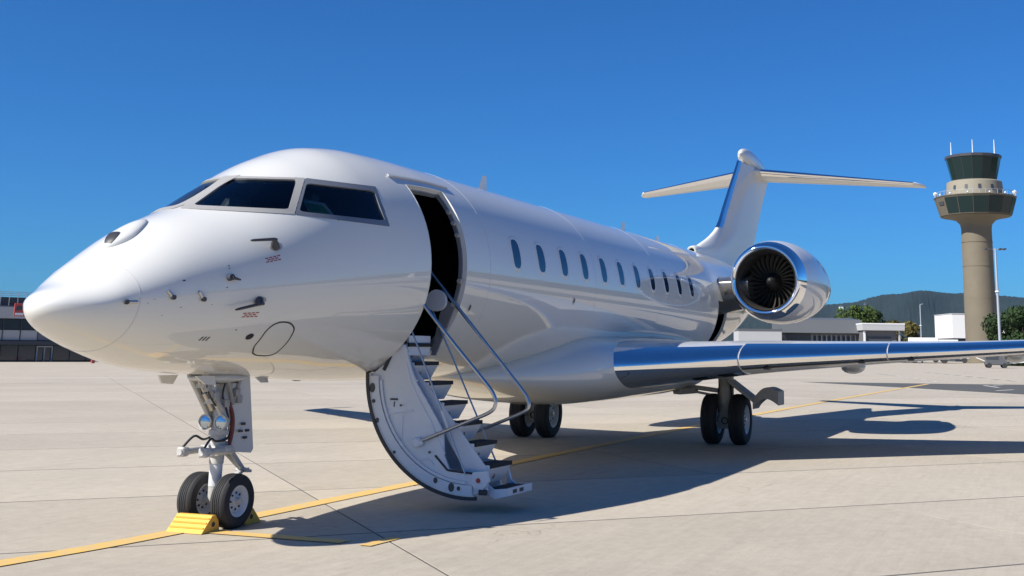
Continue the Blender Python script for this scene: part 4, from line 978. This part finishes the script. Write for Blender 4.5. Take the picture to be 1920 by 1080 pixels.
# control tower
TX = at(1841, 640, 213); TX.z = 0
tw = thing('control_tower', 'concrete airport control tower with flared glazed decks and three roof antennas', 'tower', TX)
zz = lambda y: zat(1833, y, TX)
N = 16
def ringp(r_, z, n_=N, a0=0): return [(r_*math.cos(2*math.pi*(k+a0)/n_), r_*math.sin(2*math.pi*(k+a0)/n_), z) for k in range(n_)]
MB().lathe([(0, 2.85), (zz(500), 2.74), (zz(430), 2.70), (zz(421), 2.85), (zz(413), 3.6), (zz(408.5), 5.2), (zz(407), 6.2)], (0, 0, 0), (0, 0, 1), 64).build('shaft', 'tower_concrete', tw, 50)
for y in (560, 500, 455): MB().lathe([(zz(y), 2.70), (zz(y), 2.80), (zz(y)+.08, 2.80), (zz(y)+.08, 2.70)], (0, 0, 0), (0, 0, 1), 48).build('joint_band', 'tower_concrete', tw)
zb_, zt2 = zz(406.5), zz(374)
MB().lathe([(zb_, 6.15), (zb_+.05, 6.35), (zt2, 7.25), (zt2+.25, 7.45), (zt2+.35, 7.3), (zt2+.3, 4.0)], (0, 0, 0), (0, 0, 1), N).build('lower_deck', 'deck_concrete', tw, 0)
def panes(z0, r0, z1, r1, n_, keep, m, nm, gap=.025, off=.05, a0=0.0, par=None):
    for k in range(n_):
        if not keep(k): continue
        a, b_ = 2*math.pi*(k+gap+a0)/n_, 2*math.pi*(k+1-gap+a0)/n_
        q = [((r0+off)*math.cos(a), (r0+off)*math.sin(a), z0), ((r0+off)*math.cos(b_), (r0+off)*math.sin(b_), z0), ((r1+off)*math.cos(b_), (r1+off)*math.sin(b_), z1), ((r1+off)*math.cos(a), (r1+off)*math.sin(a), z1)]
        MB().prism(q, (-.05*math.cos((a+b_)/2), -.05*math.sin((a+b_)/2), 0)).build(nm, m, par or tw, 0)
kview = lambda k: 5 <= k <= 12
# lower deck glazing covers the side seen from the apron except the concrete bay to its left
panes(zb_+.25, 6.40, zt2-.1, 7.23, N, lambda k: k not in (3, 4, 5), 'tower_glass', 'deck_window')
panes(zb_+1.9, 6.87, zb_+2.5, 7.03, N, lambda k: k in (5,), 'far_glass', 'bay_window', .2)
MB().lathe([(zt2+.32, 5.15), (zz(343), 4.95), (zz(341), 4.6), (zz(340), 3.9)], (0, 0, 0), (0, 0, 1), 40).build('upper_drum', 'tower_cream', tw, 40)
panes(zz(360), 5.1, zz(351), 5.0, 40, lambda k: k in (15, 18, 21, 24), 'dark_panel', 'drum_window', .15, .03)
zc0, zc1 = zz(340), zz(299)
MB().lathe([(zc0, 3.98), (zc1, 4.93), (zc1+.05, 5.1), (zc1+.5, 5.12), (zc1+.62, 4.7), (zc1+.7, 0)], (0, 0, 0), (0, 0, 1), N).build('cab', 'dark_metal', tw, 0)
panes(zc0+.15, 3.99, zc1-.08, 4.88, N, lambda k: True, 'tower_glass', 'cab_window')
rl = MB()
for k in range(40):
    a = 2*math.pi*k/40; rl.box((7.2*math.cos(a)-.03, 7.2*math.sin(a)-.03, zt2+.3), (7.2*math.cos(a)+.03, 7.2*math.sin(a)+.03, zt2+1.1))
rl.lathe([(zt2+1.08, 7.17), (zt2+1.14, 7.17), (zt2+1.14, 7.23), (zt2+1.08, 7.23)], (0, 0, 0), (0, 0, 1), 40, True); rl.build('deck_railing', 'galvanised', tw, 0)
vdir = (CAM-TX); vdir.z = 0; vdir.normalize(); sd = Vector((vdir.y, -vdir.x, 0))
for s_, h_ in ((-1, zz(266)), (0, zz(262)), (1, zz(264))):
    q = -sd*s_*3.85+vdir*.6; MB().tube([(q.x, q.y, zc1+.5), (q.x, q.y, zc1+1.2), (q.x, q.y, h_)], [.13, .11, .05], 8).build('antenna', 'wall_white', tw)
for s_ in (-1, 1):
    q = -sd*s_*7.0; MB().tube([(q.x, q.y, zt2+.3), (q.x, q.y, zt2+.9)], .08, 8).lathe([(-.42, .02), (-.3, .3), (0, .43), (.3, .3), (.42, .02)], (q.x, q.y, zt2+1.15), (0, 0, 1), 16).build('radome', 'wall_white', tw)
for k, a in enumerate((-50, -22, 10, 38, 62)):
    q = (vdir*math.cos(R(a))+sd*math.sin(R(a)))*6.9; MB().lathe([(-.2, .02), (-.1, .2), (.1, .2), (.2, .02)], (q.x, q.y, zt2+.62), (0, 0, 1), 10).tube([(q.x, q.y, zt2+.3), (q.x, q.y, zt2+.5)], .05, 6).build('deck_lamp', 'wall_white', tw)
# ground power cart seen under the wing
p = ground(1868, 690); gp = thing('ground_power_cart', 'grey boxy ground power cart with white drawbar far across the apron', 'service cart', (p.x, p.y, 0), R(-78))
MB().box((-1.3, -.7, .35), (1.3, .7, 1.75), .08).build('body', 'roof_grey', gp, 0); MB().box((-1.31, -.72, 1.0), (.2, -.705, 1.55)).build('louvre_panel', 'dark_panel', gp, 0)
MB().obox((1.3, 0, .55), (3.4, 0, .75), .12, .12).build('drawbar', 'wall_white', gp, 0); MB().obox((-1.3, 0, .8), (-3.0, 0, 1.5), .14, .1).build('cable_boom', 'wall_white', gp, 0)
for a in (-.9, .9):
    for b_ in (-.62, .62): MB().lathe([(-.1, 0), (-.1, .3), (.1, .3), (.1, 0)], (a, b_, .3), (0, 1, 0), 16).build('wheel', 'tyre_grey', gp)

# ------------------------------------------------------------------ summer haze over the whole valley
hz = MB().box((-7000, -7000, -2), (7000, 7000, 320)).build('haze', None, None, 0); hz['kind'] = 'stuff'
m = bpy.data.materials.new('haze'); m.use_nodes = True; n = m.node_tree.nodes; n.remove(n['Principled BSDF'])
v = n.new('ShaderNodeVolumePrincipled'); v.inputs['Density'].default_value = 2.3e-5; v.inputs['Color'].default_value = (.34, .68, 1, 1); v.inputs['Anisotropy'].default_value = .2
m.node_tree.links.new(v.outputs[0], n['Material Output'].inputs['Volume']); hz.data.materials.append(m)
